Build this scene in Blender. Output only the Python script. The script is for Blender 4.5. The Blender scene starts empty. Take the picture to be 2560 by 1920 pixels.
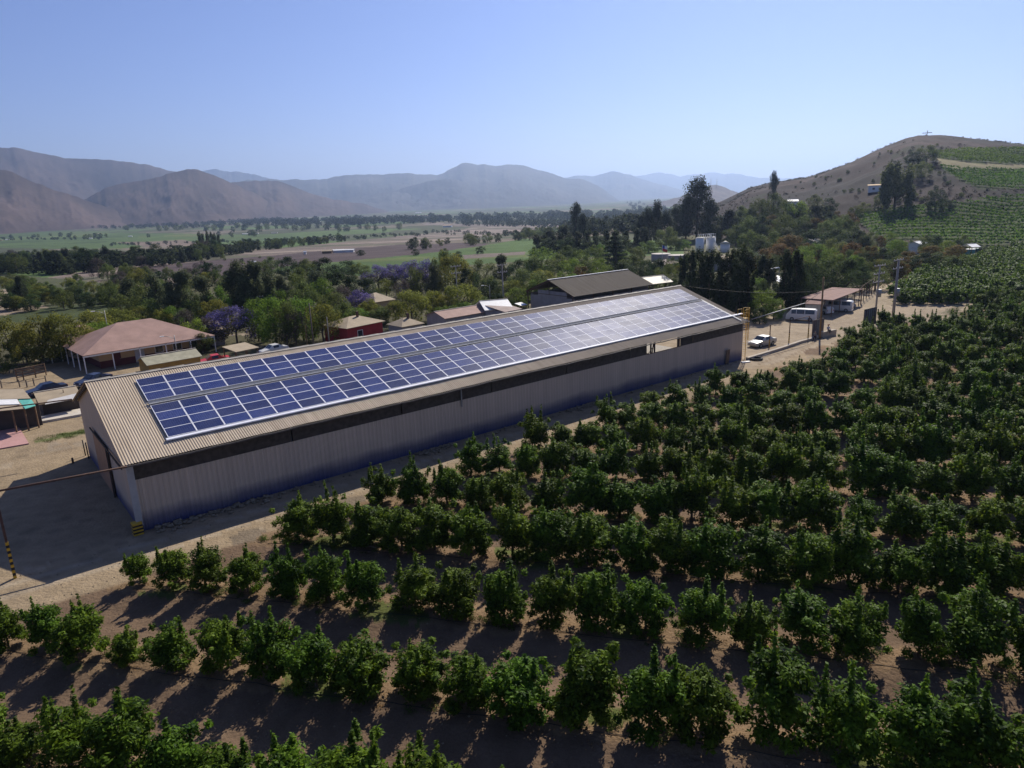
import bpy, math, random
import numpy as np
from mathutils import Matrix, Vector
R = math.radians
# ------------------------------------------------------------------ camera
CAM_H = 21.194; PITCH = .257; ROLL = .037; FPX = 1748.83
sc = bpy.context.scene
col = sc.collection
cam_d = bpy.data.cameras.new('camera'); cam = bpy.data.objects.new('camera', cam_d); col.objects.link(cam)
cam_d.sensor_width = 36; cam_d.lens = 36 * FPX / 2560; cam_d.clip_start = .5; cam_d.clip_end = 60000
fw = Vector((0, math.cos(PITCH), -math.sin(PITCH))); up0 = Vector((0, math.sin(PITCH), math.cos(PITCH))); rt0 = Vector((1, 0, 0))
rt = rt0 * math.cos(ROLL) - up0 * math.sin(ROLL); up = rt0 * math.sin(ROLL) + up0 * math.cos(ROLL)
m = Matrix((rt, up, -fw)).transposed().to_4x4(); m.translation = Vector((0, 0, CAM_H))
cam.matrix_world = m
sc.camera = cam
# ------------------------------------------------------------------ light
SUN_AZ, SUN_EL = 23.0, 39.6            # azimuth from +Y towards +X
w = bpy.data.worlds.new('World'); sc.world = w; w.use_nodes = True
nt = w.node_tree; bg = nt.nodes['Background']
sky = nt.nodes.new('ShaderNodeTexSky'); sky.sky_type = 'NISHITA'; sky.sun_disc = False
sky.sun_elevation = R(SUN_EL); sky.sun_rotation = R(SUN_AZ)
sky.altitude = 400; sky.air_density = 1.0; sky.dust_density = .25; sky.ozone_density = 3.0
tint_ = nt.nodes.new('ShaderNodeMix'); tint_.data_type = 'RGBA'; tint_.blend_type = 'MULTIPLY'; tint_.inputs[0].default_value = 1; tint_.inputs[7].default_value = (.79, .77, 1.06, 1)   # deeper blue desert sky
nt.links.new(sky.outputs[0], tint_.inputs[6]); nt.links.new(tint_.outputs[2], bg.inputs[0]); bg.inputs[1].default_value = .07
sun_d = bpy.data.lights.new('sun', 'SUN'); sun_d.energy = 4.5; sun_d.angle = R(.53); sun_d.color = (1, .93, .82)
sun = bpy.data.objects.new('sun', sun_d); col.objects.link(sun)
sd = Vector((math.sin(R(SUN_AZ)) * math.cos(R(SUN_EL)), math.cos(R(SUN_AZ)) * math.cos(R(SUN_EL)), math.sin(R(SUN_EL))))
sun.rotation_euler = sd.to_track_quat('Z', 'Y').to_euler(); sun.location = sd * 300
vs = sc.view_settings; vs.view_transform = 'Standard'; vs.look = 'None'; vs.exposure = .46; vs.gamma = 1; vs.use_curve_mapping = False
sc.cycles.max_bounces = 6; sc.cycles.diffuse_bounces = 2; sc.cycles.glossy_bounces = 2; sc.cycles.transmission_bounces = 2
sc.cycles.volume_bounces = 0; sc.cycles.transparent_max_bounces = 4
# ------------------------------------------------------------------ survey helpers: photo pixel -> point in the place
def ray(px, py):
    X = (px - 1280) / FPX; Y = (py - 960) / FPX
    r = X * math.cos(ROLL) - Y * math.sin(ROLL); d = X * math.sin(ROLL) + Y * math.cos(ROLL)
    c, s = math.cos(PITCH), math.sin(PITCH)
    return r, c - d * s, -s - d * c
def at(px, py, z=0.):
    d = ray(px, py); t = (z - CAM_H) / d[2]
    return Vector((d[0] * t, d[1] * t, z))
def projn(x, y, z):
    c, s = math.cos(PITCH), math.sin(PITCH); zz = z - CAM_H
    d = y * c - zz * s; u = zz * c + y * s; X = x / d; Y = -u / d
    return 1280 + FPX * (X * math.cos(ROLL) + Y * math.sin(ROLL)), 960 + FPX * (-X * math.sin(ROLL) + Y * math.cos(ROLL))
def azel(px, py):
    d = ray(px, py); return math.degrees(math.atan2(d[0], d[1])), math.atan2(d[2], math.hypot(d[0], d[1]))
def zfit(x, y, py):
    lo, hi = -60., 200.
    for _ in range(50):
        mid = (lo + hi) / 2
        if projn(x, y, mid)[1] > py: lo = mid
        else: hi = mid
    return lo
BX, BY, YAW = -30.932, 53.476, .898      # warehouse frame: u along the building, v towards the orchard
cu = (math.sin(YAW), math.cos(YAW)); cv = (math.cos(YAW), -math.sin(YAW)); THB = math.pi / 2 - YAW
def Bp(u, v, z=0.): return Vector((BX + cu[0] * u + cv[0] * v, BY + cu[1] * u + cv[1] * v, z))
def uvof(x, y): return (x - BX) * cu[0] + (y - BY) * cu[1], (x - BX) * cv[0] + (y - BY) * cv[1]
# ------------------------------------------------------------------ terrain
def sstep(a, b, x):
    t = np.clip((x - a) / (b - a), 0, 1); return t * t * (3 - 2 * t)
def noise(x, y, seed=0, oct=5, lac=2.03):
    rs = np.random.RandomState(seed); v = np.zeros_like(np.asarray(x, float)); a = 1.; f = 1.
    for o in range(oct):
        for k in range(3):
            th = rs.uniform(0, 2 * math.pi); ph = rs.uniform(0, 6.28, 2)
            xx = x * math.cos(th) + y * math.sin(th); yy = -x * math.sin(th) + y * math.cos(th)
            v = v + a * np.sin(f * xx + ph[0] + 1.3 * np.sin(f * .7 * yy + ph[1])) / 3
        a *= .52; f *= lac
    return v
HILL_PX = [(1660, 545), (1700, 530), (1740, 522), (1778, 516), (1847, 483), (1876, 469), (1945, 455), (2018, 444), (2059, 432), (2128, 408), (2189, 381), (2221, 367),
           (2274, 349), (2295, 344), (2352, 344), (2433, 351), (2514, 359), (2560, 364), (2800, 380), (3200, 400), (3800, 420)]
_h = [azel(*p) for p in HILL_PX]
H_AZ = np.array([a for a, e in _h]); H_EL = np.array([e for a, e in _h])
def crest_D(az): return 640 + 60 * np.clip((20 - az) / 8, 0, 1)
H_Z = np.maximum(CAM_H + crest_D(H_AZ) * np.tan(H_EL), 0)
def gz(x, y):
    x = np.asarray(x, float); y = np.asarray(y, float)
    D = np.hypot(x, y); az = np.degrees(np.arctan2(x, y))
    s0 = 150 + 230 * sstep(0, 14, az); s1 = 1200 + 200 * sstep(0, 14, az)
    z = -22 * sstep(0, 1, (D - s0) / (s1 - s0))
    zc = np.interp(az, H_AZ, H_Z, left=0, right=H_Z[-1]) * sstep(H_AZ[0] - 1, H_AZ[0] + 1.5, az) * (1 - sstep(62, 85, az))
    Dc = crest_D(az); Df = 262 + 50 * np.clip((24 - az) / 8, 0, 1)
    t = np.clip((D - Df) / (Dc - Df), 0, 1)
    up_ = (np.sin(np.pi / 2 * t)) ** 1.15
    dn = 1 - sstep(0, 1, (D - Dc) / 500)
    hz = zc * np.where(D < Dc, up_, dn)
    rough = (noise(x * .045, y * .045, 5, 4) * 1.5 + noise(x * .16, y * .16, 6, 3) * .5) * np.clip(hz / 12, 0, 1) * np.where(D > Dc - 60, .3, 1)
    z = np.where(hz > 0, np.maximum(z, 0) * 0 + z * (1 - np.clip(hz / 10, 0, 1)) + hz, z) + rough
    # soil ridges under the orchard rows, and small unevenness
    u = (x - BX) * cu[0] + (y - BY) * cu[1]; v = (x - BX) * cv[0] + (y - BY) * cv[1]
    n = x * .233 + y * .972
    orch = sstep(17.2, 19.5, v) * (D < 110) * (u < 90)
    z = z + orch * (.16 * np.cos((n - 24.6) / 6.42 * 2 * np.pi) + .03 * noise(x * 1.6, y * 1.6, 3, 3))
    z = z + np.where((v > 17) | (D > 140), .0, .02) * noise(x * .5, y * .5, 8, 3) * 0
    return z
def G(px, py):
    d = ray(px, py); ts = 5. * 1.015 ** np.arange(545); lo, hi = 0, 1
    for k in range(3):
        below = CAM_H + d[2] * ts < gz(d[0] * ts, d[1] * ts); i = int(np.argmax(below)) if below.any() else len(ts) - 1
        if k < 2: ts = np.linspace(ts[max(i - 1, 0)], ts[i], 24)
    x, y = d[0] * ts[i], d[1] * ts[i]
    return Vector((x, y, float(gz(x, y))))
def in_poly(px, py, poly):
    px = np.asarray(px, float); py = np.asarray(py, float); r = np.zeros(px.shape, bool); n = len(poly)
    for i in range(n):
        x1, y1 = poly[i]; x2, y2 = poly[(i + 1) % n]
        c = (y1 > py) != (y2 > py)
        with np.errstate(divide='ignore', invalid='ignore'):
            xi = (x2 - x1) * (py - y1) / ((y2 - y1) if y2 != y1 else 1e-9) + x1
        r ^= c & (px < xi)
    return r
# ------------------------------------------------------------------ object helpers
def props(o, label=None, cat=None, group=None, kind=None):
    if label: o['label'] = label
    if cat: o['category'] = cat
    if group: o['group'] = group
    if kind: o['kind'] = kind
    return o
def empty(name, loc=(0, 0, 0), rz=0., label=None, cat=None, group=None):
    o = bpy.data.objects.new(name, None); col.objects.link(o); o.location = loc; o.rotation_euler = (0, 0, rz)
    o.empty_display_size = .3
    return props(o, label, cat, group)
def link(name, mesh, parent=None, loc=(0, 0, 0), rz=0.):
    o = bpy.data.objects.new(name, mesh); col.objects.link(o)
    o.location = loc; o.rotation_euler = (0, 0, rz)
    if parent: o.parent = parent
    return o
def np_mesh(name, V, F, mat, smooth=False, tint=None, cover=None):
    """V (n,3) array, F (m,4) or (m,3) array"""
    V = np.asarray(V, np.float32); F = np.asarray(F, np.int32); k = F.shape[1]
    me = bpy.data.meshes.new(name); me.vertices.add(len(V)); me.vertices.foreach_set('co', V.ravel())
    me.loops.add(F.size); me.loops.foreach_set('vertex_index', F.ravel())
    me.polygons.add(len(F)); me.polygons.foreach_set('loop_start', np.arange(0, F.size, k, dtype=np.int32))
    try: me.polygons.foreach_set('loop_total', np.full(len(F), k, np.int32))
    except Exception: pass
    if smooth: me.polygons.foreach_set('use_smooth', np.ones(len(F), bool))
    me.update(calc_edges=True)
    if tint is not None:
        a = me.attributes.new('tint', 'FLOAT', 'POINT'); a.data.foreach_set('value', np.asarray(tint, np.float32))
    if cover is not None:
        a = me.color_attributes.new('cover', 'FLOAT_COLOR', 'POINT')
        c4 = np.ones((len(V), 4), np.float32); c4[:, :3] = cover; a.data.foreach_set('color', c4.ravel())
    if mat is not None: me.materials.append(mat)
    me.validate()
    return me
class MB:
    def __init__(s): s.v = []; s.f = []; s.sm = []
    def add(s, vs, fs, smooth=False):
        b = len(s.v); s.v += [tuple(v) for v in vs]; s.f += [tuple(i + b for i in f) for f in fs]; s.sm += [smooth] * len(fs); return s
    def box(s, x0, x1, y0, y1, z0, z1):
        return s.add([(x0, y0, z0), (x1, y0, z0), (x1, y1, z0), (x0, y1, z0), (x0, y0, z1), (x1, y0, z1), (x1, y1, z1), (x0, y1, z1)],
                     [(0, 3, 2, 1), (4, 5, 6, 7), (0, 1, 5, 4), (1, 2, 6, 5), (2, 3, 7, 6), (3, 0, 4, 7)])
    def bar(s, p, q, w=.05, h=None):
        p = Vector(p); q = Vector(q); h = h or w; d = (q - p).normalized()
        a = d.cross(Vector((0, 0, 1)))
        if a.length < 1e-3: a = Vector((1, 0, 0))
        a.normalize(); b = a.cross(d).normalized(); a = a * w / 2; b = b * h / 2
        c = [p - a - b, p + a - b, p + a + b, p - a + b, q - a - b, q + a - b, q + a + b, q - a + b]
        return s.add(c, [(0, 1, 2, 3), (7, 6, 5, 4), (0, 4, 5, 1), (1, 5, 6, 2), (2, 6, 7, 3), (3, 7, 4, 0)])
    def tube(s, pts, rs, n=8, cap=True):
        if not isinstance(rs, (list, tuple)): rs = [rs] * len(pts)
        pts = [Vector(p) for p in pts]; b = len(s.v); ref = Vector((.31, .2, .93))
        for i, p in enumerate(pts):
            d = (pts[min(i + 1, len(pts) - 1)] - pts[max(i - 1, 0)]).normalized()
            a = d.cross(ref if abs(d.dot(ref)) < .95 else Vector((1, 0, 0))).normalized(); c = d.cross(a)
            for k in range(n):
                t = 2 * math.pi * k / n; s.v.append(tuple(p + (a * math.cos(t) + c * math.sin(t)) * rs[i]))
        for i in range(len(pts) - 1):
            for k in range(n):
                s.f.append((b + i * n + k, b + i * n + (k + 1) % n, b + (i + 1) * n + (k + 1) % n, b + (i + 1) * n + k)); s.sm.append(True)
        if cap:
            s.f.append(tuple(b + k for k in range(n))[::-1]); s.sm.append(False)
            s.f.append(tuple(b + (len(pts) - 1) * n + k for k in range(n))); s.sm.append(False)
        return s
    def slab(s, quad, t):
        """thick sheet under a quad of 3-D points"""
        q = [Vector(p) for p in quad]; n = (q[1] - q[0]).cross(q[3] - q[0]).normalized()
        if n.z < 0: q = q[::-1]; n = -n
        lo = [p - n * t for p in q]; k = len(q)
        return s.add(q + lo, [tuple(range(k)), tuple(range(2 * k - 1, k - 1, -1))] + [(i, k + i, k + (i + 1) % k, (i + 1) % k) for i in range(k)])
    def prism(s, poly, y0, y1):
        """polygon in xz extruded along y"""
        k = len(poly); a = [(x, y0, z) for x, z in poly]; b = [(x, y1, z) for x, z in poly]
        return s.add(a + b, [tuple(range(k)), tuple(range(2 * k - 1, k - 1, -1))] + [(i, k + i, k + (i + 1) % k, (i + 1) % k) for i in range(k)])
    def mesh(s, name, mat):
        me = bpy.data.meshes.new(name); me.from_pydata(s.v, [], s.f); me.polygons.foreach_set('use_smooth', s.sm)
        if mat: me.materials.append(mat)
        me.update(); return me
    def build(s, name, mat, parent=None, loc=(0, 0, 0), rz=0.):
        return link(name, s.mesh(name, mat), parent, loc, rz)
# ------------------------------------------------------------------ materials
_mats = {}
def N(t, ty, **kw):
    n = t.nodes.new(ty)
    for k, v in kw.items(): setattr(n, k, v)
    return n
def mat(name, c, rough=.7, var=.25, scale=1.5, metal=0., spec=.3, bump=0., bscale=20., dirt=None, stretch=None, objrand=0.):
    key = name
    if key in _mats: return _mats[key]
    M = bpy.data.materials.new(name); M.use_nodes = True; t = M.node_tree; b = t.nodes['Principled BSDF']; L = t.links
    tc = N(t, 'ShaderNodeTexCoord'); mp = N(t, 'ShaderNodeMapping'); L.new(tc.outputs['Object'], mp.inputs[0])
    if stretch: mp.inputs['Scale'].default_value = stretch
    no = N(t, 'ShaderNodeTexNoise'); no.inputs['Scale'].default_value = scale; no.inputs['Detail'].default_value = 6; L.new(mp.outputs[0], no.inputs['Vector'])
    rm = N(t, 'ShaderNodeValToRGB'); L.new(no.outputs['Fac'], rm.inputs[0])
    lo = [x * (1 - var) for x in c]; hi = [min(x * (1 + var), 1) for x in c]
    if dirt: lo = dirt
    rm.color_ramp.elements[0].position = .3; rm.color_ramp.elements[1].position = .7
    rm.color_ramp.elements[0].color = (*lo, 1); rm.color_ramp.elements[1].color = (*hi, 1)
    out = rm.outputs[0]
    if objrand:
        oi = N(t, 'ShaderNodeObjectInfo'); hs = N(t, 'ShaderNodeHueSaturation'); mr = N(t, 'ShaderNodeMapRange')
        L.new(oi.outputs['Random'], mr.inputs[0]); mr.inputs[3].default_value = 1 - objrand; mr.inputs[4].default_value = 1 + objrand
        L.new(mr.outputs[0], hs.inputs['Value']); L.new(out, hs.inputs['Color']); out = hs.outputs[0]
    L.new(out, b.inputs['Base Color'])
    b.inputs['Roughness'].default_value = rough; b.inputs['Metallic'].default_value = metal; b.inputs['Specular IOR Level'].default_value = spec
    if bump:
        n2 = N(t, 'ShaderNodeTexNoise'); n2.inputs['Scale'].default_value = bscale; n2.inputs['Detail'].default_value = 5; L.new(tc.outputs['Object'], n2.inputs['Vector'])
        bm = N(t, 'ShaderNodeBump'); bm.inputs['Strength'].default_value = 1; bm.inputs['Distance'].default_value = bump
        L.new(n2.outputs['Fac'], bm.inputs['Height']); L.new(bm.outputs[0], b.inputs['Normal'])
    _mats[key] = M; return M
def foliage(name, c, c2=None, objrand=.18, trans=.38, flower=None, rough=.7, spec=.06):
    if name in _mats: return _mats[name]
    M = bpy.data.materials.new(name); M.use_nodes = True; t = M.node_tree; L = t.links; b = t.nodes['Principled BSDF']; outn = t.nodes['Material Output']
    at_ = N(t, 'ShaderNodeAttribute', attribute_name='tint')
    mx = N(t, 'ShaderNodeMix', data_type='RGBA'); L.new(at_.outputs['Fac'], mx.inputs[0])
    mx.inputs[6].default_value = (*[x * .55 for x in c], 1); mx.inputs[7].default_value = (*(c2 or [x * 1.5 for x in c]), 1)
    out = mx.outputs[2]
    if flower:
        m2 = N(t, 'ShaderNodeMix', data_type='RGBA'); th = N(t, 'ShaderNodeMath', operation='GREATER_THAN'); th.inputs[1].default_value = flower[1]
        L.new(at_.outputs['Fac'], th.inputs[0]); L.new(th.outputs[0], m2.inputs[0]); L.new(out, m2.inputs[6]); m2.inputs[7].default_value = (*flower[0], 1); out = m2.outputs[2]
    oi = N(t, 'ShaderNodeObjectInfo'); hs = N(t, 'ShaderNodeHueSaturation'); mr = N(t, 'ShaderNodeMapRange'); mh = N(t, 'ShaderNodeMapRange')
    L.new(oi.outputs['Random'], mr.inputs[0]); mr.inputs[3].default_value = 1 - objrand; mr.inputs[4].default_value = 1 + objrand
    ml = N(t, 'ShaderNodeMath', operation='MULTIPLY'); ml.inputs[1].default_value = 7.13; fr = N(t, 'ShaderNodeMath', operation='FRACT')
    L.new(oi.outputs['Random'], ml.inputs[0]); L.new(ml.outputs[0], fr.inputs[0]); L.new(fr.outputs[0], mh.inputs[0])
    mh.inputs[3].default_value = .485; mh.inputs[4].default_value = .515
    L.new(mr.outputs[0], hs.inputs['Value']); L.new(mh.outputs[0], hs.inputs['Hue']); L.new(out, hs.inputs['Color'])
    L.new(hs.outputs[0], b.inputs['Base Color']); b.inputs['Roughness'].default_value = rough; b.inputs['Specular IOR Level'].default_value = spec
    tr = N(t, 'ShaderNodeBsdfTranslucent'); h2 = N(t, 'ShaderNodeHueSaturation'); h2.inputs['Value'].default_value = 1.5; h2.inputs['Hue'].default_value = .485
    L.new(hs.outputs[0], h2.inputs['Color']); L.new(h2.outputs[0], tr.inputs[0])
    ms = N(t, 'ShaderNodeMixShader'); ms.inputs[0].default_value = trans
    L.new(b.outputs[0], ms.inputs[1]); L.new(tr.outputs[0], ms.inputs[2]); L.new(ms.outputs[0], outn.inputs[0])
    _mats[name] = M; return M
def land(name, attr=True, c=(.3, .24, .17), amp=.35, sc1=.8, sc2=14., bump=.05, far=.004):
    if name in _mats: return _mats[name]
    M = bpy.data.materials.new(name); M.use_nodes = True; t = M.node_tree; L = t.links; b = t.nodes['Principled BSDF']
    if attr: a = N(t, 'ShaderNodeAttribute', attribute_name='cover'); src = a.outputs['Color']
    else: a = N(t, 'ShaderNodeRGB'); a.outputs[0].default_value = (*c, 1); src = a.outputs[0]
    g = N(t, 'ShaderNodeNewGeometry'); val = None
    for s_, am, det in ((far, .6, 7), (.05, .5, 6), (sc1, amp, 8), (sc2, amp * .8, 4)):
        n = N(t, 'ShaderNodeTexNoise'); n.inputs['Scale'].default_value = s_; n.inputs['Detail'].default_value = det; n.inputs['Roughness'].default_value = .6
        L.new(g.outputs['Position'], n.inputs['Vector'])
        m_ = N(t, 'ShaderNodeMath', operation='MULTIPLY_ADD'); L.new(n.outputs['Fac'], m_.inputs[0]); m_.inputs[1].default_value = am * 2; m_.inputs[2].default_value = 1 - am
        if val is None: val = m_.outputs[0]
        else:
            q = N(t, 'ShaderNodeMath', operation='MULTIPLY'); L.new(val, q.inputs[0]); L.new(m_.outputs[0], q.inputs[1]); val = q.outputs[0]
    vm = N(t, 'ShaderNodeVectorMath', operation='SCALE'); L.new(src, vm.inputs[0]); L.new(val, vm.inputs['Scale'])
    L.new(vm.outputs[0], b.inputs['Base Color']); b.inputs['Roughness'].default_value = .95; b.inputs['Specular IOR Level'].default_value = .1
    n2 = N(t, 'ShaderNodeTexNoise'); n2.inputs['Scale'].default_value = 5; n2.inputs['Detail'].default_value = 8; L.new(g.outputs['Position'], n2.inputs['Vector'])
    bm = N(t, 'ShaderNodeBump'); bm.inputs['Strength'].default_value = 1; bm.inputs['Distance'].default_value = bump
    L.new(n2.outputs['Fac'], bm.inputs['Height']); L.new(bm.outputs[0], b.inputs['Normal'])
    _mats[name] = M; return M
# ------------------------------------------------------------------ ground
ORCH_FAR = [(2233, 742), (2240, 763), (2335, 762), (2432, 757), (2700, 740), (2700, 570), (2560, 622), (2493, 634), (2398, 664), (2287, 705), (2238, 728)]
WEDGE = [(2154, 828), (2208, 800), (2350, 812), (2436, 764), (2436, 755), (2335, 760), (2240, 760), (2228, 740), (2190, 735), (2140, 760)]
V_LOW = [(2140, 530), (2200, 522), (2270, 516), (2433, 503), (2506, 491), (2560, 487), (3400, 470), (3400, 560), (2560, 604), (2457, 620), (2330, 606), (2189, 594), (2148, 556)]
V_MID = [(2347, 416), (2400, 421), (2560, 425), (3300, 430), (3300, 478), (2560, 473), (2453, 473), (2400, 452)]
V_TOP = [(2318, 380), (2400, 374), (2560, 371), (3200, 395), (3200, 408), (2560, 411), (2440, 408), (2345, 396)]
VPATH = [(2345, 397), (2440, 409), (2560, 412), (3200, 409), (3200, 430), (2560, 424), (2400, 420), (2347, 415)]
COVERS = [  # colour, polygon in the photo's survey pixels
    ((.075, .115, .035), [(-400, 566), (0, 572), (240, 580), (560, 586), (730, 586), (760, 598), (740, 610), (560, 612), (450, 606), (300, 622), (120, 622), (-400, 610)]),
    ((.17, .13, .10), [(290, 606), (460, 600), (520, 612), (380, 618)]),
    ((.09, .15, .035), [(640, 612), (760, 606), (870, 608), (840, 618), (700, 622)]),
    ((.19, .15, .125), [(60, 705), (200, 680), (430, 650), (560, 640), (700, 620), (850, 605), (1000, 590), (1220, 566), (1420, 556), (1440, 562), (1290, 582), (1150, 600), (980, 618), (820, 634), (700, 650), (560, 672), (520, 700), (250, 708)]),
    ((.075, .055, .055), [(330, 672), (560, 648), (650, 642), (870, 622), (1000, 612), (1160, 606), (1230, 610), (1100, 630), (940, 645), (820, 655), (700, 668), (640, 690), (520, 690)]),
    ((.16, .125, .105), [(150, 700), (330, 672), (520, 690), (600, 700), (420, 718), (260, 712)]),
    ((.065, .11, .03), [(800, 678), (840, 655), (1000, 640), (1160, 622), (1320, 596), (1345, 600), (1340, 650), (1200, 660), (1000, 672), (900, 690)]),
    ((.15, .12, .10), [(1160, 638), (1310, 628), (1310, 636), (1160, 648)]),
    ((.20, .165, .14), [(1060, 556), (1340, 566), (1340, 570), (1060, 562)]),
    ((.075, .082, .042), [(-400, 690), (0, 684), (250, 706), (440, 730), (440, 760), (250, 775), (-400, 790)]),
    ((.34, .27, .19), [(-300, 724), (20, 724), (34, 742), (14, 752), (-300, 752)]),
    ((.27, .21, .15), [(-300, 766), (100, 762), (118, 768), (60, 786), (-300, 800)]),
    ((.055, .07, .028), [(0, 790), (120, 768), (330, 750), (420, 765), (200, 800), (0, 810)]),
    ((.055, .07, .026), V_LOW), ((.06, .08, .026), V_MID), ((.06, .08, .026), V_TOP), ((.23, .20, .11), VPATH),
]
def ground_cover(x, y):
    D = np.hypot(x, y); az = np.degrees(np.arctan2(x, y)); z = gz(x, y)
    with np.errstate(divide='ignore', invalid='ignore'): px, py = projn(x, y, z)
    jx = noise(x * .08, y * .08, 21, 4) * 4 * np.clip(D / 300, .2, 1); px = px + jx; py = py + jx * .22
    front = y > 5
    C = np.empty(x.shape + (3,)); C[:] = (.30, .228, .145)          # pale packed dirt of the yard
    u = (x - BX) * cu[0] + (y - BY) * cu[1]; v = (x - BX) * cv[0] + (y - BY) * cv[1]
    nz = noise(x * .35, y * .35, 11, 5)
    def put(mask, c, soft=None):
        if soft is None: C[mask] = c
        else: C[:] = C * (1 - soft[..., None]) + np.array(c) * soft[..., None]
    orch = (v > 16.6 + nz * .8) & (u < 78) | (v > 13.5 + nz * .8) & (u >= 78)
    orch &= ~(in_poly(px, py, WEDGE) & front)
    n = x * .233 + y * .972
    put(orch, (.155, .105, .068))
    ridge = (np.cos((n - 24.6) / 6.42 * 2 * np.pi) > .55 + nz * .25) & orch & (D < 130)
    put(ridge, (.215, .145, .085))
    weedy = ridge & (noise(x * .5, y * .5, 31, 4) > .62)
    put(weedy, (.10, .115, .035))
    vill = (v < -13 + 2 * nz) & (D > 92) & (u > 18) & (u < 78) | (v < -62 + nz * 3) & (u > -60) & (D > 120) | (u > 78) & (v < -14 + nz * 2)
    put(vill, (.085, .078, .042))
    put((D > 160) & (v < -12), (.10, .098, .05))
    fld = (D > 260) & (az < 14)
    put(fld, (.07, .078, .04))
    patch = noise(x * .011, y * .011, 41, 5)
    put(fld & (patch > .35), (.085, .13, .04)); put(fld & (patch < -.45), (.15, .125, .09))
    hill = (z > 1.2) & (az > 12) & (D > 250)
    put(hill, (.037, .026, .024))
    hn = noise(x * .03, y * .03, 51, 5); put(hill & (hn > .4), (.027, .022, .02)); put(hill & (hn < -.6), (.058, .04, .036))
    hf = noise(x * .16, y * .16, 57, 5) * .28 + noise(x * .045, y * .02, 58, 4) * .22; C[hill] *= np.clip(1 + hf[hill], .45, 1.6)[:, None]
    put(hill & (noise(x * .07, y * .07, 59, 4) > .85), (.035, .036, .02))
    put((D > 900) & hill, (.12, .10, .075))
    for c, poly in COVERS:
        mk = in_poly(px, py, poly) & front & (D > 120); C[mk] = c
        if c in ((.19, .15, .125), (.16, .125, .105)):              # stony river flats: scrub, gravel bars
            rv = noise(x * .02, y * .05, 91, 6); C[mk & (rv > .35)] = (.11, .105, .07); C[mk & (rv < -.6)] = (.27, .22, .18); C[mk & (np.abs(rv) < .12)] = (.14, .115, .095)
        elif c[1] > c[0] * 1.1 and D is not None:
            rv = noise(x * .012, y * .03, 93, 5); C[mk & (rv > .5)] = [q_ * .7 for q_ in c]; C[mk & (rv < -.7)] = (c[0] * 1.5, c[1] * 1.15, c[2] * 1.3)
    # yard beyond the warehouse's right end and the track leading up the slope
    yard = (u > 66) & (u < 150) & (v > -9 + nz * .6) & (v < 14)
    put(yard & ~orch, (.315, .25, .175))
    put(in_poly(px, py, WEDGE) & front, (.315, .25, .175))
    trk = in_poly(px, py, [(2150, 790), (2190, 735), (2240, 705), (2286, 690), (2300, 700), (2242, 730), (2232, 760), (2200, 800)]) & front & ~in_poly(px, py, ORCH_FAR)
    put(trk, (.30, .24, .165))
    wet = (in_poly(px, py, [(575, 1345), (600, 1330), (650, 1318), (672, 1322), (640, 1350), (610, 1362), (585, 1364)]) | in_poly(px, py, [(820, 1262), (860, 1245), (905, 1238), (915, 1250), (870, 1268), (830, 1275)])) & front
    put(wet, (.19, .15, .105))
    gr = in_poly(px, py, [(85, 1105), (110, 1096), (160, 1084), (215, 1070), (216, 1083), (170, 1092), (120, 1104)]) & front
    put(gr, (.12, .14, .05))
    put((nz > 1.0) & (D < 150) & (v < 16), (.27, .215, .15))
    def track(cx, cy, a_, curv):                                    # pairs of wheel marks across the left yard
        dx = x - cx; dy = y - cy; al = dx * math.cos(a_) + dy * math.sin(a_); ac = -dx * math.sin(a_) + dy * math.cos(a_) - curv * al * al
        mk = (np.abs(np.abs(ac) - .8) < .17) & (np.abs(al) < 28) & (v < 17) & (D < 120) & (nz > -.7); put(mk, (.245, .185, .12))
    track(-34, 44, .9, .006); track(-40, 52, .75, -.008); track(-45, 62, .35, .01); track(44, 100, .95, .004); track(60, 112, .8, -.003); track(-30, 38, 1.05, .0)
    put((noise(x * .9, y * .9, 17, 5) > 1.15) & (D < 130) & (v < 17), (.335, .265, .18))
    tr1 = np.abs(np.abs(v - 13.4) - .85) < .22
    put(tr1 & (u > -12) & (u < 74) & (nz > -.5), (.335, .27, .19))
    return C
def build_ground():
    az = np.concatenate([np.arange(-180, -48, 3.), np.arange(-48, 48, .11), np.arange(48, 180.1, 3.)])
    r = [1.5]
    while r[-1] < 16500:
        q = r[-1]; r.append(q * (1.011 if q < 1500 else 1.03) if q > 14 else q + .35)
    r = np.array(r); A, RR = np.meshgrid(np.radians(az), r); X = RR * np.sin(A); Y = RR * np.cos(A); Z = gz(X, Y)
    nA = len(az); nR = len(r); V = np.stack([X, Y, Z], -1).reshape(-1, 3)
    i = np.arange(nR - 1)[:, None] * nA + np.arange(nA - 1)[None]; F = np.stack([i, i + nA, i + nA + 1, i + 1], -1).reshape(-1, 4)[:, ::-1]
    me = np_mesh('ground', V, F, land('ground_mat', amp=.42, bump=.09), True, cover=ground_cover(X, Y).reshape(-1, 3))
    props(link('ground', me), kind='structure')
build_ground()
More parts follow.
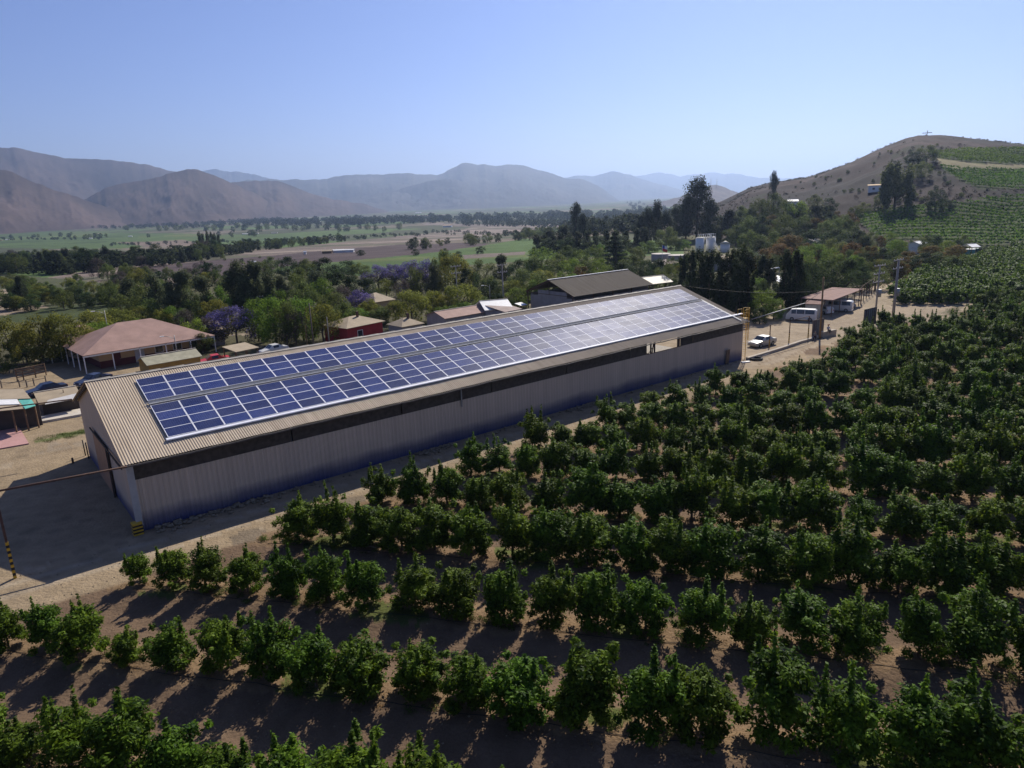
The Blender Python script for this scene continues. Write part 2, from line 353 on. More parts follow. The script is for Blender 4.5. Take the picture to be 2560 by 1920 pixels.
# ------------------------------------------------------------------ mountains
def mountain(px_pts, D, W, c, foot=-22, seed=0, p=1.35, back=.8, gully=.16, n=260, mtn='mountain'):
    ae = [azel(*q) for q in px_pts]; A0 = np.array([a for a, e in ae]); E0 = np.array([e for a, e in ae])
    az = np.linspace(A0[0], A0[-1], n); el = np.interp(az, A0, E0)
    k = max(1, int(n / 90)); el = np.convolve(np.pad(el, k, mode='edge'), np.ones(2 * k + 1) / (2 * k + 1), 'valid')
    Dr = D * (1 + .03 * noise(az * .25, az * 0, seed, 3)); zr = CAM_H + Dr * np.tan(el) - 0
    zr = zr + noise(az * 4, az * 0, seed + 9, 4) * .0009 * D
    zr = np.maximum(zr, foot - 1)
    t = np.concatenate([np.linspace(0, 1, 70), np.linspace(1, 2, 16)[1:]])
    T, A = np.meshgrid(t, az, indexing='ij'); ZR = np.broadcast_to(zr, A.shape); DR = np.broadcast_to(Dr, A.shape)
    Wd = W * (.35 + .65 * np.clip((ZR - foot) / max(1, (zr.max() - foot)), 0, 1))
    RD = DR - Wd * (1 - T); rise = np.where(T <= 1, np.clip(T, 0, 1) ** p, 1 - ((T - 1) ** 1.3))
    Z = foot - 2 + (ZR - foot + 2) * rise
    s = A * D / 57.3
    fscale = 2 * math.pi / (W * .33)
    gl = noise(s * fscale, RD * fscale * .35, seed + 3, 6) + .6 * noise(s * fscale * .45, RD * fscale * .2, seed + 4, 3)
    env = np.clip(T, 0, 1) * np.clip(1.02 - T, 0, 1) * 4 * (T < 1)
    Z = Z + gl * env * gully * (ZR - foot) * .5
    X = RD * np.sin(np.radians(A)); Y = RD * np.cos(np.radians(A))
    C = np.empty(A.shape + (3,)); C[:] = c
    pn = noise(X * .006 * 3000 / D, Y * .006 * 3000 / D, seed + 5, 5) + .8 * gl
    pw_ = np.clip(pn * .3, -.42, .3)[..., None]; C = C * (1 + pw_); fine_ = noise(X * .03 * 3000 / D, Y * .03 * 3000 / D, seed + 6, 4); C[(fine_ > .75)] *= .8
    nA = A.shape[1]; nT = A.shape[0]; V = np.stack([X, Y, Z], -1).reshape(-1, 3)
    i = np.arange(nT - 1)[:, None] * nA + np.arange(nA - 1)[None]; F = np.stack([i, i + nA, i + nA + 1, i + 1], -1).reshape(-1, 4)[:, ::-1]
    me = np_mesh(mtn, V, F, land('mountain_mat', far=.0012, bump=.0), True, cover=C.reshape(-1, 3))
    props(link(mtn, me), kind='structure')
BR = (.066, .048, .041)
mountain([(-500, 360), (0, 368), (35, 368), (81, 379), (163, 395), (234, 397), (305, 402), (366, 411), (407, 421), (447, 430), (508, 450), (610, 480), (700, 520)], 5800, 1900, BR, seed=1, gully=.12)
mountain([(-500, 380), (0, 423), (24, 427), (65, 446), (122, 470), (175, 486), (244, 511), (300, 530), (352, 548)], 3300, 900, (.078, .054, .044), seed=2, gully=.12)
mountain([(120, 535), (180, 515), (224, 492), (285, 462), (366, 450), (427, 434), (451, 427), (470, 424), (490, 424), (508, 427), (541, 442), (590, 462), (651, 490), (692, 519), (712, 531), (760, 552)], 3900, 1100, (.074, .051, .042), seed=3, gully=.13)
mountain([(480, 480), (570, 456), (631, 453), (692, 452), (724, 462), (773, 482), (834, 499), (900, 507), (960, 525), (1010, 550)], 4600, 1300, (.08, .056, .046), seed=4)
mountain([(560, 470), (600, 452), (671, 449), (773, 449), (800, 450), (824, 444), (861, 438), (930, 436), (963, 436), (1012, 432), (1044, 436), (1101, 437), (1125, 423), (1145, 412), (1162, 406), (1191, 411), (1248, 414), (1288, 410), (1321, 417),
          (1349, 426), (1378, 432), (1410, 446), (1451, 447), (1484, 458), (1532, 489), (1573, 519), (1600, 536)], 7200, 2800, (.075, .07, .062), seed=5, n=420, gully=.16)
mountain([(760, 525), (860, 500), (980, 478), (1080, 450), (1130, 446), (1200, 470), (1290, 500), (1400, 520), (1480, 535)], 6000, 1300, (.07, .065, .058), seed=15, gully=.25)
mountain([(1380, 470), (1410, 445), (1451, 437), (1484, 440), (1532, 427), (1573, 436), (1614, 450), (1700, 474), (1780, 500)], 10500, 2500, (.08, .075, .07), seed=6)
mountain([(1540, 455), (1593, 439), (1650, 431), (1700, 440), (1770, 432), (1843, 436), (1904, 444), (1960, 446), (2018, 442), (2100, 448), (2200, 470)], 15000, 2500, (.08, .075, .07), seed=7)
mountain([(440, 440), (504, 427), (533, 423), (570, 430), (602, 429), (639, 438), (671, 446), (760, 460)], 11000, 2000, (.08, .075, .07), seed=8)
mountain([(1560, 545), (1589, 531), (1614, 515), (1660, 503), (1701, 491), (1749, 475), (1774, 464), (1794, 463), (1823, 475), (1847, 483), (1900, 500), (1960, 520)], 3000, 700, (.11, .09, .08), seed=9, gully=.12)
# ------------------------------------------------------------------ foliage meshes
def leaves(centres, rad, n, size, rs, aspect=2.2, droop=0., up_bias=.4, shell=.55):
    """n rhombic leaves spread through clumps: centres (k,3), rad (k,3)"""
    k = len(centres); wgt = rad[:, 0] * rad[:, 2]; wgt = wgt / wgt.sum(); ci = rs.choice(k, n, p=wgt)
    d = rs.normal(size=(n, 3)); d /= np.linalg.norm(d, axis=1)[:, None]; rr = shell + (1 - shell) * rs.uniform(size=n); rr *= rs.uniform(.8, 1.12, n)
    P = centres[ci] + d * rad[ci] * rr[:, None]
    nrm = d * .8 + rs.normal(size=(n, 3)) * .62; nrm[:, 2] += up_bias + .45; nrm /= np.linalg.norm(nrm, axis=1)[:, None]
    t = rs.normal(size=(n, 3)); t[:, 2] -= droop; a = t - (t * nrm).sum(1)[:, None] * nrm; a /= np.linalg.norm(a, axis=1)[:, None]; b = np.cross(nrm, a)
    s = size * rs.uniform(.65, 1.25, n)[:, None]
    V = np.stack([P - a * s, P + b * s / aspect, P + a * s, P - b * s / aspect], 1).reshape(-1, 3)
    clump = rs.uniform(.15, .85, k)[ci]
    tint = np.clip(clump + rs.normal(size=n) * .28, 0, 1)
    leaves.centre = centres[ci]
    return V, np.repeat(tint, 4)
def leaf_mesh(name, V, T, m_, nrm=None):
    F = np.arange(len(V)).reshape(-1, 4); return np_mesh(name, V, F, m_, False, tint=T)
def soft_normals(V, C, mix=.35):
    """leaf normals leaning outward from their clump, as leaves on a twig do"""
    Q = V.reshape(-1, 4, 3); n = np.cross(Q[:, 1] - Q[:, 0], Q[:, 3] - Q[:, 0]); n /= np.linalg.norm(n, axis=1)[:, None] + 1e-9
    o = Q.mean(1) - C; o /= np.linalg.norm(o, axis=1)[:, None] + 1e-9; n *= np.sign((n * o).sum(1))[:, None] + 1e-6
    r = n * (1 - mix) + o * mix + np.array([0, 0, .38]); r /= np.linalg.norm(r, axis=1)[:, None] + 1e-9; return np.repeat(r, 4, 0)
BARK = mat('bark', (.13, .10, .075), .9, .3, 6)
BARKP = mat('pale_bark', (.30, .26, .21), .9, .25, 6)
def trunk_mesh(name, h, r, tips, m_, rs, base=0.):
    mb = MB(); top = Vector((rs.uniform(-.03, .03), rs.uniform(-.03, .03), h))
    mb.tube([(0, 0, base - .05 * h), (0, 0, base), Vector((0, 0, (base + h) / 2)) + Vector((rs.uniform(-.02, .02), rs.uniform(-.02, .02), 0)), top], [r * 1.4, r * 1.15, r * .9, r * .75], 7)
    for tp in tips:
        tp = Vector(tp); a = Vector((0, 0, h * rs.uniform(.55, .95))); mid = a.lerp(tp, .5) + Vector((0, 0, .06 * (tp - a).length))
        mb.tube([a, mid, tp], [r * .6, r * .4, r * .14], 5)
    return mb.mesh(name, m_)
# fruit tree of the orchard (real size, about 2.8 m high)
FRUIT = foliage('fruit_leaf', (.030, .075, .006), (.12, .20, .014), .16, .36, rough=.55, spec=.1)
def fruit_proto(seed, n=8200):
    rs = np.random.RandomState(seed); C = []; Rd = []
    wx = rs.uniform(.92, 1.12); top = rs.uniform(2.2, 2.6)
    for i in range(20):
        th = rs.uniform(0, 6.28); z = rs.uniform(.55, top - .35); q = (z - .3) / (top - .1)
        rr = (.82 if q < .6 else .82 - (q - .6) * 1.4) * wx * rs.uniform(.45, 1)
        s = rs.uniform(.28, .48); C.append((rr * math.cos(th), rr * math.sin(th), z)); Rd.append((s, s, s * .9))
    C.append((0, 0, 1.2)); Rd.append((.72, .72, .8)); C.append((.1, 0, 1.75)); Rd.append((.55, .55, .5))
    for i in range(5):                                             # low skirts
        th = rs.uniform(0, 6.28); C.append((.75 * math.cos(th), .75 * math.sin(th), .5)); Rd.append((.3, .3, .28))
    for i in range(rs.randint(1, 5)):                               # upright water shoots
        x, y = rs.uniform(-.6, .6, 2); hh = rs.uniform(.35, .95)
        for j in range(4): C.append((x + rs.uniform(-.04, .04), y, top - .4 + hh * j / 3)); s = .15 - .03 * j; Rd.append((s, s, .2))
    for i in range(7):                                             # side sprays
        th = rs.uniform(0, 6.28); z = rs.uniform(.9, 2.2); C.append((1.08 * wx * math.cos(th), 1.08 * wx * math.sin(th), z)); Rd.append((.17, .17, .2))
    C = np.array(C); Rd = np.array(Rd)
    V, T = leaves(C, Rd, n, .078, rs, 2.2, .3, .4, .35)
    V[:, 2] = np.maximum(V[:, 2], .12); CC = leaves.centre * .6 + np.array([0, 0, 1.2]) * .4
    tips = [(c[0] * .8, c[1] * .8, c[2]) for c in C[rs.choice(20, 5, replace=False)]]
    return leaf_mesh('crown', V, T, FRUIT, soft_normals(V, CC)), trunk_mesh('trunk', .8, .055, tips, BARK, rs), V, T
FRUITS = [fruit_proto(100 + i) for i in range(9)]
# wider trees for village, valley and hills (unit height)
KINDS = {}
def add_kind(key, name, words, cat, mats, shape, n, size, trunk, variants=3, **kw):
    L = []
    for i in range(variants):
        rs = np.random.RandomState(hash(key) % 1 + 500 + i * 17 + len(key) * 3 + sum(map(ord, key))); C, Rd = shape(rs)
        V, T = leaves(np.array(C), np.array(Rd), n, size, rs, **kw); V[:, 2] = np.maximum(V[:, 2], .02); CC = leaves.centre * .6 + np.array([0, 0, .5]) * .4; NN = soft_normals(V, CC)
        if mats[0].name.startswith('jac'): T = np.clip(T * .55 + (V[:, 2] > .5) * .28 + rs.uniform(0, .28, len(T) // 4).repeat(4), 0, 1)
        idx = rs.choice(len(C), 5); tips = [(C[j][0] * .8, C[j][1] * .8, C[j][2]) for j in idx]
        L.append((V, T, trunk_mesh('trunk', trunk[0], trunk[1], tips, BARK, rs), NN))
    KINDS[key] = dict(name=name, words=words, cat=cat, vars=[[(leaf_mesh('crown', V, T, m_, NN)) for m_ in mats] + [tm] for V, T, tm, NN in L], raw=[(V, T, NN) for V, T, _, NN in L])
def sh_round(rs):
    C = [(0, 0, .5)]; Rd = [(.33, .33, .36)]
    for i in range(24):
        th = rs.uniform(0, 6.28); ph = rs.uniform(-.9, 1.4); r = .38; C.append((r * math.cos(th) * math.cos(ph), r * math.sin(th) * math.cos(ph), .5 + .38 * math.sin(ph))); s = rs.uniform(.08, .16); Rd.append((s, s, s))
    for i in range(5): th = rs.uniform(0, 6.28); C.append((.28 * math.cos(th), .28 * math.sin(th), .14)); Rd.append((.12, .12, .12))
    return C, Rd
def sh_dome(rs):
    C = [(0, 0, .52)]; Rd = [(.38, .38, .3)]
    for i in range(30):
        th = rs.uniform(0, 6.28); q = rs.uniform(.05, 1) ** .6; C.append((.46 * q * math.cos(th), .46 * q * math.sin(th), .84 - .42 * q * q + rs.uniform(-.06, .04))); s = rs.uniform(.08, .14); Rd.append((s, s, s * .85))
    for i in range(13):
        th = rs.uniform(0, 6.28); q = rs.uniform(.38, .47); C.append((q * math.cos(th), q * math.sin(th), .18 + rs.uniform(0, .22))); Rd.append((.09, .09, .15))
    return C, Rd
def sh_willow(rs):
    C = [(0, 0, .55)]; Rd = [(.32, .32, .38)]
    for i in range(34):
        th = rs.uniform(0, 6.28); z = rs.uniform(.1, .9); q = .42 * math.sin(min(1.57, (1.02 - z) * 2.6 + .25)); C.append((q * .85 * math.cos(th), q * .85 * math.sin(th), z)); Rd.append((.11, .11, .2))
    return C, Rd
def sh_euc(rs):
    C = []; Rd = []
    for i in range(34):
        z = rs.uniform(.1, .93); w_ = .27 * math.sin(min(1, (1.05 - z) * 1.5) * 1.57) ; th = rs.uniform(0, 6.28); q = rs.uniform(.2, 1)
        C.append((w_ * q * math.cos(th), w_ * q * math.sin(th), z)); s = rs.uniform(.055, .12); Rd.append((s, s, s * 1.4))
    C.append((0, 0, .48)); Rd.append((.15, .15, .36))
    return C, Rd
def sh_cas(rs):
    C = []; Rd = []
    for i in range(24):
        z = rs.uniform(.08, .95); w_ = .13 * (1.08 - z) ** .6; th = rs.uniform(0, 6.28)
        C.append((w_ * math.cos(th), w_ * math.sin(th), z)); s = rs.uniform(.035, .07); Rd.append((s, s, s * 2.2))
    C.append((0, 0, .5)); Rd.append((.07, .07, .42))
    return C, Rd
def sh_con(rs):
    C = []; Rd = []
    for k in range(9):
        z = .15 + .8 * k / 9; w_ = .3 * (1.03 - z)
        for j in range(6):
            th = j * 1.05 + k * .5; C.append((w_ * math.cos(th) * .8, w_ * math.sin(th) * .8, z)); Rd.append((w_ * .45, w_ * .45, .03))
    C.append((0, 0, .55)); Rd.append((.05, .05, .42))
    return C, Rd
add_kind('olive', 'spreading_tree', 'olive green dome shaped tree', 'tree', [foliage('olive_leaf', (.12, .15, .026), (.24, .25, .045), .2)], sh_dome, 5200, .021, (.4, .022), 3, droop=1.2)
add_kind('bright', 'broadleaf_tree', 'fresh green leafy tree', 'tree', [foliage('bright_leaf', (.085, .16, .022), (.18, .28, .04), .2)], sh_round, 5200, .022, (.35, .022), 2)
add_kind('dark', 'dark_tree', 'dense dark green tree', 'tree', [foliage('dark_leaf', (.028, .052, .018), (.055, .09, .03), .2)], sh_round, 5600, .022, (.3, .025), 3)
add_kind('mid', 'leafy_tree', 'mid green bushy tree', 'tree', [foliage('mid_leaf', (.07, .105, .026), (.13, .17, .045), .25)], sh_round, 5200, .022, (.35, .022), 3)
add_kind('euc', 'eucalyptus_tree', 'grey green eucalyptus', 'tree', [foliage('euc_leaf', (.085, .11, .055), (.15, .175, .085), .2)], sh_euc, 5200, .022, (.5, .018), 3, droop=1.5)
add_kind('deuc', 'tall_eucalyptus', 'tall dark ragged eucalyptus', 'tree', [foliage('deuc_leaf', (.032, .046, .026), (.06, .078, .042), .2)], sh_euc, 6000, .02, (.6, .018), 3, droop=1.5)
add_kind('cas', 'casuarina_tree', 'slender dark columnar tree', 'tree', [foliage('cas_leaf', (.03, .05, .018), (.058, .08, .03), .2)], sh_cas, 4200, .02, (.7, .012), 3, droop=-1.)
add_kind('jac', 'jacaranda_tree', 'jacaranda tree in purple flower', 'tree', [foliage('jac_leaf', (.06, .065, .04), (.09, .085, .06), .12, flower=((.15, .115, .29), .6))], sh_dome, 6000, .02, (.4, .02), 3)
add_kind('will', 'willow_tree', 'big pale green willow', 'tree', [foliage('will_leaf', (.07, .10, .035), (.12, .15, .05), .1)], sh_willow, 7500, .034, (.3, .03), 1, droop=1.5)
add_kind('con', 'conifer_tree', 'layered conifer with level branches', 'tree', [foliage('con_leaf', (.035, .055, .03), (.06, .085, .045), .2)], sh_con, 4200, .02, (.9, .016), 1)
add_kind('rust', 'rusty_tree', 'orange tinged green garden tree', 'tree', [foliage('rust_leaf', (.12, .095, .03), (.20, .135, .035), .25)], sh_round, 4200, .025, (.3, .022), 2)
add_kind('grey', 'bare_tree', 'grey purple half bare tree', 'tree', [foliage('grey_leaf', (.075, .065, .055), (.12, .10, .09), .15)], sh_dome, 3600, .02, (.5, .022), 2)
TREES = []      # (kind, loc, height, width, words override)
rnd = random.Random(7)
def plant(kind, loc, h, wd, words=None, group=None):
    K = KINDS[kind]; v = K['vars'][rnd.randrange(len(K['vars']))]
    o = empty(K['name'], loc, rnd.uniform(0, 6.28)); o.scale = (wd, wd, h)
    link('trunk', v[-1], o); link('crown', v[0], o)
    TREES.append([o, kind, words or K['words'], group]); return o
REL = {'olive': 1.05, 'bright': .8, 'dark': .8, 'mid': .82, 'euc': .62, 'deuc': .55, 'cas': .3, 'jac': 1.02, 'con': .55, 'rust': .82, 'grey': 1., 'will': .85}
def T(kind, x, yt, yb, wpx=None, words=None, group='trees of the village', k=1.1573):
    """tree from its place in the survey photo: centre x, top y, base y (photo at 2212 px wide)"""
    p = G(x * k, yb * k); dist = math.sqrt(p.x ** 2 + p.y ** 2 + (CAM_H - p.z) ** 2); mpp = dist / FPX * k
    h = (yb - yt) * mpp * 1.03; dep = math.atan2(CAM_H - p.z, math.hypot(p.x, p.y)); wd = (wpx or (yb - yt) * REL[kind]) * mpp
    h = max(h - wd * .25 * math.sin(dep), h * .75)
    sc_ = {'olive': 1.1, 'jac': 1.1, 'grey': 1.1, 'round': 1.0}.get(kind, .95)
    ww = wd / {'olive': 1.1, 'jac': 1.1, 'grey': 1.1, 'bright': .95, 'dark': .95, 'mid': .95, 'rust': .95, 'euc': .68, 'deuc': .68, 'cas': .36, 'con': .6, 'will': .92}[kind]
    return plant(kind, p, h, ww, words, group)
# ------------------------------------------------------------------ warehouse
HR, HE, VE, U0, U1, W0, W1, VW, WT = 8.934, 5.193, 10.955, -2.233, 70.05, -1.77, 69.85, 10.28, 3.76
SL = math.hypot(VE, HR - HE); SA = math.atan2(HR - HE, VE)
def roof_mat(name, c, c2, c3, stripe=1.0):
    M = bpy.data.materials.new(name); M.use_nodes = True; t = M.node_tree; L = t.links; b = t.nodes['Principled BSDF']
    tc = N(t, 'ShaderNodeTexCoord'); mp = N(t, 'ShaderNodeMapping'); mp.inputs['Scale'].default_value = (1.1 * stripe, .12, .12); L.new(tc.outputs['Object'], mp.inputs[0])
    n1 = N(t, 'ShaderNodeTexNoise'); n1.inputs['Scale'].default_value = 1.6; n1.inputs['Detail'].default_value = 6; L.new(mp.outputs[0], n1.inputs['Vector'])
    n2 = N(t, 'ShaderNodeTexNoise'); n2.inputs['Scale'].default_value = .22; n2.inputs['Detail'].default_value = 7; L.new(tc.outputs['Object'], n2.inputs['Vector'])
    r1 = N(t, 'ShaderNodeValToRGB'); r1.color_ramp.elements[0].position = .35; r1.color_ramp.elements[1].position = .62
    r1.color_ramp.elements[0].color = (*c2, 1); r1.color_ramp.elements[1].color = (*c, 1); L.new(n1.outputs['Fac'], r1.inputs[0])
    r2 = N(t, 'ShaderNodeValToRGB'); r2.color_ramp.elements[0].position = .42; r2.color_ramp.elements[1].position = .68; L.new(n2.outputs['Fac'], r2.inputs[0])
    mx = N(t, 'ShaderNodeMix', data_type='RGBA'); L.new(r2.outputs[0], mx.inputs[0]); L.new(r1.outputs[0], mx.inputs[6]); mx.inputs[7].default_value = (*c3, 1)
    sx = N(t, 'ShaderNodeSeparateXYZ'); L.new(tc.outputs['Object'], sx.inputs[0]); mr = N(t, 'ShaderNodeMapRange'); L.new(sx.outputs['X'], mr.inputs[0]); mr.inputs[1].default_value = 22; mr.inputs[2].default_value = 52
    mr.inputs[4].default_value = .75; m9 = N(t, 'ShaderNodeMix', data_type='RGBA'); L.new(mr.outputs[0], m9.inputs[0]); L.new(mx.outputs[2], m9.inputs[6]); m9.inputs[7].default_value = (.27, .225, .175, 1)  # base colour blends to a darker brown towards the warehouse's right end
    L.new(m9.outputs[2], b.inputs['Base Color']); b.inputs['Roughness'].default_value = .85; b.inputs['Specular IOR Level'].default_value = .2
    return M
M_ROOF = roof_mat('streaked_roof_sheet', (.52, .43, .32), (.40, .32, .23), (.45, .37, .275))
M_BROWN = roof_mat('brown_roof_sheet', (.135, .115, .09), (.105, .085, .066), (.12, .10, .08))
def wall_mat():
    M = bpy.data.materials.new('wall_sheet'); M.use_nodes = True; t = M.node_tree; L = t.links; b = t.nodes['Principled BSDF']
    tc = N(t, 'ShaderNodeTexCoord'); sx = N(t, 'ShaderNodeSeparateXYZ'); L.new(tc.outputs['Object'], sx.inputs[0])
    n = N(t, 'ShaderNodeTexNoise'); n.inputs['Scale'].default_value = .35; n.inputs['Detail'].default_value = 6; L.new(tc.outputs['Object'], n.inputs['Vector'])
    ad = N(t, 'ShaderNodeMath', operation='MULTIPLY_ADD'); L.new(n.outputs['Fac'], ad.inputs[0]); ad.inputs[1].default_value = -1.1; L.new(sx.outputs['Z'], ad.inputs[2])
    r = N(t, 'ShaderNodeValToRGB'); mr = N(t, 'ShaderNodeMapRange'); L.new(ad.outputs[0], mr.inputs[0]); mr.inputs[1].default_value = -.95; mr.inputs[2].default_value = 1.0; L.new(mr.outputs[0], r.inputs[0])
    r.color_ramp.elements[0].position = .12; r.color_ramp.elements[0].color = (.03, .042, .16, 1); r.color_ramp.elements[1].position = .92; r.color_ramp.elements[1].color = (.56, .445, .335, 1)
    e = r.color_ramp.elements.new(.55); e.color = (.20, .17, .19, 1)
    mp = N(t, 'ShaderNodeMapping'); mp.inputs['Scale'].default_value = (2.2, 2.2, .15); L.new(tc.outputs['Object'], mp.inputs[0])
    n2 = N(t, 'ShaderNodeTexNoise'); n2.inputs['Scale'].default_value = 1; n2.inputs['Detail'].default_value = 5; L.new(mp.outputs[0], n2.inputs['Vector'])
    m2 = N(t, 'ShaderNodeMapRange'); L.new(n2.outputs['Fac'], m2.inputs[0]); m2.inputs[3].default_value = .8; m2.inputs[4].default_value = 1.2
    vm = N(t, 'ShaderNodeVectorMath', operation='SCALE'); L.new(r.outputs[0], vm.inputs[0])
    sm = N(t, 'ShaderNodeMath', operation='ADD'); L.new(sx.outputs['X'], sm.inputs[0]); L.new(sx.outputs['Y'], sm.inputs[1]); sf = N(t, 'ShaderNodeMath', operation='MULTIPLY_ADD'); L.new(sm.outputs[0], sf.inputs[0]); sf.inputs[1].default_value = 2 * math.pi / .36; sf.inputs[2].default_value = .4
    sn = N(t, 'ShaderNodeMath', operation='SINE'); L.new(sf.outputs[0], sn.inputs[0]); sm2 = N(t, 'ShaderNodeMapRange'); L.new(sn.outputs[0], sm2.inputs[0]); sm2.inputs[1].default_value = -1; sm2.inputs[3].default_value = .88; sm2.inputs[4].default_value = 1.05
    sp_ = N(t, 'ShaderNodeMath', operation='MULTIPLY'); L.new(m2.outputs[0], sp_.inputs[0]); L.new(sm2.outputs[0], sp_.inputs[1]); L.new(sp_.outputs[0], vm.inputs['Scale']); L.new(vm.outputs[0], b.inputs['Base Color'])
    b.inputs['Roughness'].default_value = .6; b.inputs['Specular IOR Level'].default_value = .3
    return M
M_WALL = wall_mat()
M_DARK = mat('dark_void_panel', (.075, .06, .046), .9, .3, 3); M_STEEL = mat('grey_steel', (.30, .30, .29), .5, .15, 3, metal=.3)
M_ALU = mat('bright_aluminium', (.80, .81, .86), .6, .05, 2, spec=.15); M_TRAY = mat('galvanised_tray', (.42, .42, .42), .75, .15, 5, spec=.1)
M_WHITE = mat('white_paint', (.78, .77, .74), .5, .06, 2); M_CONC = mat('concrete', (.34, .31, .27), .9, .18, 2.5, bump=.01)
M_WOOD = mat('brown_timber', (.16, .10, .06), .85, .3, 5); M_POLE = mat('pole_wood', (.13, .105, .085), .85, .25, 4); M_RUST = mat('rusty_steel', (.10, .055, .04), .8, .35, 5)
M_YEL = mat('yellow_paint', (.55, .33, .03), .5, .12, 3); M_BLK = mat('black_paint', (.02, .02, .02), .6, .2, 3); M_PINK = mat('pink_roof', (.34, .215, .175), .8, .14, .7)
M_PINK2 = mat('pink_slab_paint', (.42, .235, .215), .85, .10, .8); M_BEIGE = mat('beige_roof', (.36, .29, .20), .85, .13, .8); M_CREAM = mat('cream_wall', (.52, .36, .20), .85, .1, 1)
M_MAR = mat('maroon_wall', (.11, .03, .03), .8, .15, 1); M_RED = mat('red_wall', (.33, .03, .035), .8, .15, 1); M_OCH = mat('ochre_wall', (.33, .21, .06), .8, .15, 1)
M_TURQ = mat('turquoise_sheet', (.12, .42, .34), .5, .12, 2); M_GLASS = mat('window_glass', (.02, .025, .03), .08, .1, 1, spec=.7); M_PANE = mat('pale_door', (.45, .46, .50), .6, .06, 1)
M_RUB = mat('black_rubber', (.018, .018, .018), .8, .2, 6); M_GREYW = mat('grey_wall', (.30, .28, .28), .8, .12, 1); M_ORNG = mat('faded_orange_door', (.36, .20, .12), .7, .14, 1.5)
WH = empty('warehouse', Bp(0, 0, 0), THB, 'long grey corrugated warehouse whose beige roof carries the solar panels', 'warehouse')
def corrugated(x0, x1, pitch, amp, rows, fn):
    """wavy sheet: fn(x, s, d) gives the point at distance x, row s pushed out by d"""
    n = int((x1 - x0) / pitch * 6); xs = np.linspace(x0, x1, n + 1); d = amp * np.cos(2 * np.pi * (xs - x0) / pitch)
    V = []
    for s in rows: V += [fn(x, s, dd) for x, dd in zip(xs, d)]
    k = n + 1; i = (np.arange(len(rows) - 1)[:, None] * k + np.arange(n)[None]).ravel()
    return np.array(V), np.stack([i, i + 1, i + 1 + k, i + k], -1)
def sag(x, s): return -.05 * (.5 + .5 * math.sin(x * .33 + .8)) * max(0, s - .75) * 4 - .03 * math.sin(x * .11) - .012 * math.sin(x * 1.7) * s
for sg in (1, -1):
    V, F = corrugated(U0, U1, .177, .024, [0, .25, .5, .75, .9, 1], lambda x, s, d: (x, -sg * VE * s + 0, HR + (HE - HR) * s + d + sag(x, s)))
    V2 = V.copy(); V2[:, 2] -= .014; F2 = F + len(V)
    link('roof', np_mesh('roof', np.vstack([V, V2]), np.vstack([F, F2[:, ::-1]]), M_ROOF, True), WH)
mb = MB()
for i in range(40):
    x0 = U0 - .03 + i * (U1 - U0 + .06) / 40; x1 = U0 - .03 + (i + 1) * (U1 - U0 + .06) / 40 + .02; dz = -.03 * math.sin(x0 * .11)
    for s in (-1, 1): mb.slab([(x0, 0, HR + .075 + dz), (x1, 0, HR + .075 + dz), (x1, s * .2, HR + .0 + dz), (x0, s * .2, HR + .0 + dz)], .012)
    mb.tube([(x0, 0, HR + .07 + dz), (x1, 0, HR + .07 + dz)], .035, 6)
mb.build('ridge_cap', mat('pale_ridge', (.42, .38, .32), .7, .15, 1), WH)
mb = MB()
for i in range(0, 72):
    x0 = U0 + i * (U1 - U0) / 72; x1 = U0 + (i + 1) * (U1 - U0) / 72
    z0 = HE - .13 + sag(x0, 1) + .02 * math.sin(x0 * 2.1); z1 = HE - .13 + sag(x1, 1) + .02 * math.sin(x1 * 2.1)
    mb.bar((x0, -VE - .05, z0), (x1, -VE - .05, z1), .14, .10)
mb.build('gutter', mat('dull_gutter', (.13, .115, .10), .6, .2, 3, metal=.2), WH)
def wallsheet(x0, x1, fn, name='wall', rows=(0, .33, .66, 1)):
    V, F = corrugated(x0, x1, .18, .022, rows, fn); return link(name, np_mesh(name, V, F, M_WALL, False), WH)
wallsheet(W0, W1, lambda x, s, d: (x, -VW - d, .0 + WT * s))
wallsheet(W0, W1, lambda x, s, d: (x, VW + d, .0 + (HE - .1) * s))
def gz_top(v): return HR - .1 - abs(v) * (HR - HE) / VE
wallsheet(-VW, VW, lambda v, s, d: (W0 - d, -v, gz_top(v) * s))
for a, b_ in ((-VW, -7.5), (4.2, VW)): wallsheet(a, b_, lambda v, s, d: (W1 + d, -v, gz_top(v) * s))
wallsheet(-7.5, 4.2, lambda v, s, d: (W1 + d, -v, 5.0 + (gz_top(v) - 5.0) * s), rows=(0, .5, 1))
# ventilation band below the eave: dark netting between the posts, one bay torn open
def band(x0, x1, m_):
    MB().box(x0, x1, -VW + .05, -VW + .10, WT - .02, HE + .02).build('vent_netting', m_, WH)
M_NET2 = mat('faded_net', (.055, .045, .035), .9, .25, 2)
x = W0 + .1; cuts = [9.5, 19.2, 28.9, 38.6, 48.3, 51.1]; 
for c_ in cuts: band(x, c_ - .06, M_DARK); x = c_ + .06
band(57.1, 59.4, M_NET2); band(59.5, W1 - .1, M_DARK)
for px_ in list(np.arange(W0 + .1, W1, 4.87)) + [52.55, 57.0, 59.45]: MB().box(px_ - .07, px_ + .07, -VW + .12, -VW + .26, 0.01, HE - .05).build('post', M_RUST, WH)
for px_ in np.arange(W0 + .1, W1, 4.87): MB().box(px_ - .07, px_ + .07, VW - .26, VW - .12, 0.01, HE - .12).build('post', M_RUST, WH)
for i in range(15):
    xx = W0 + .3 + i * 4.95; mb = MB()
    for s in (-1, 1): mb.bar((xx, 0, HR - .25), (xx, s * (VE - .3), HE - .1), .1, .16)
    mb.bar((xx, -VW + .3, HE - .15), (xx, VW - .3, HE - .15), .08, .12).build('roof_truss', M_RUST, WH)

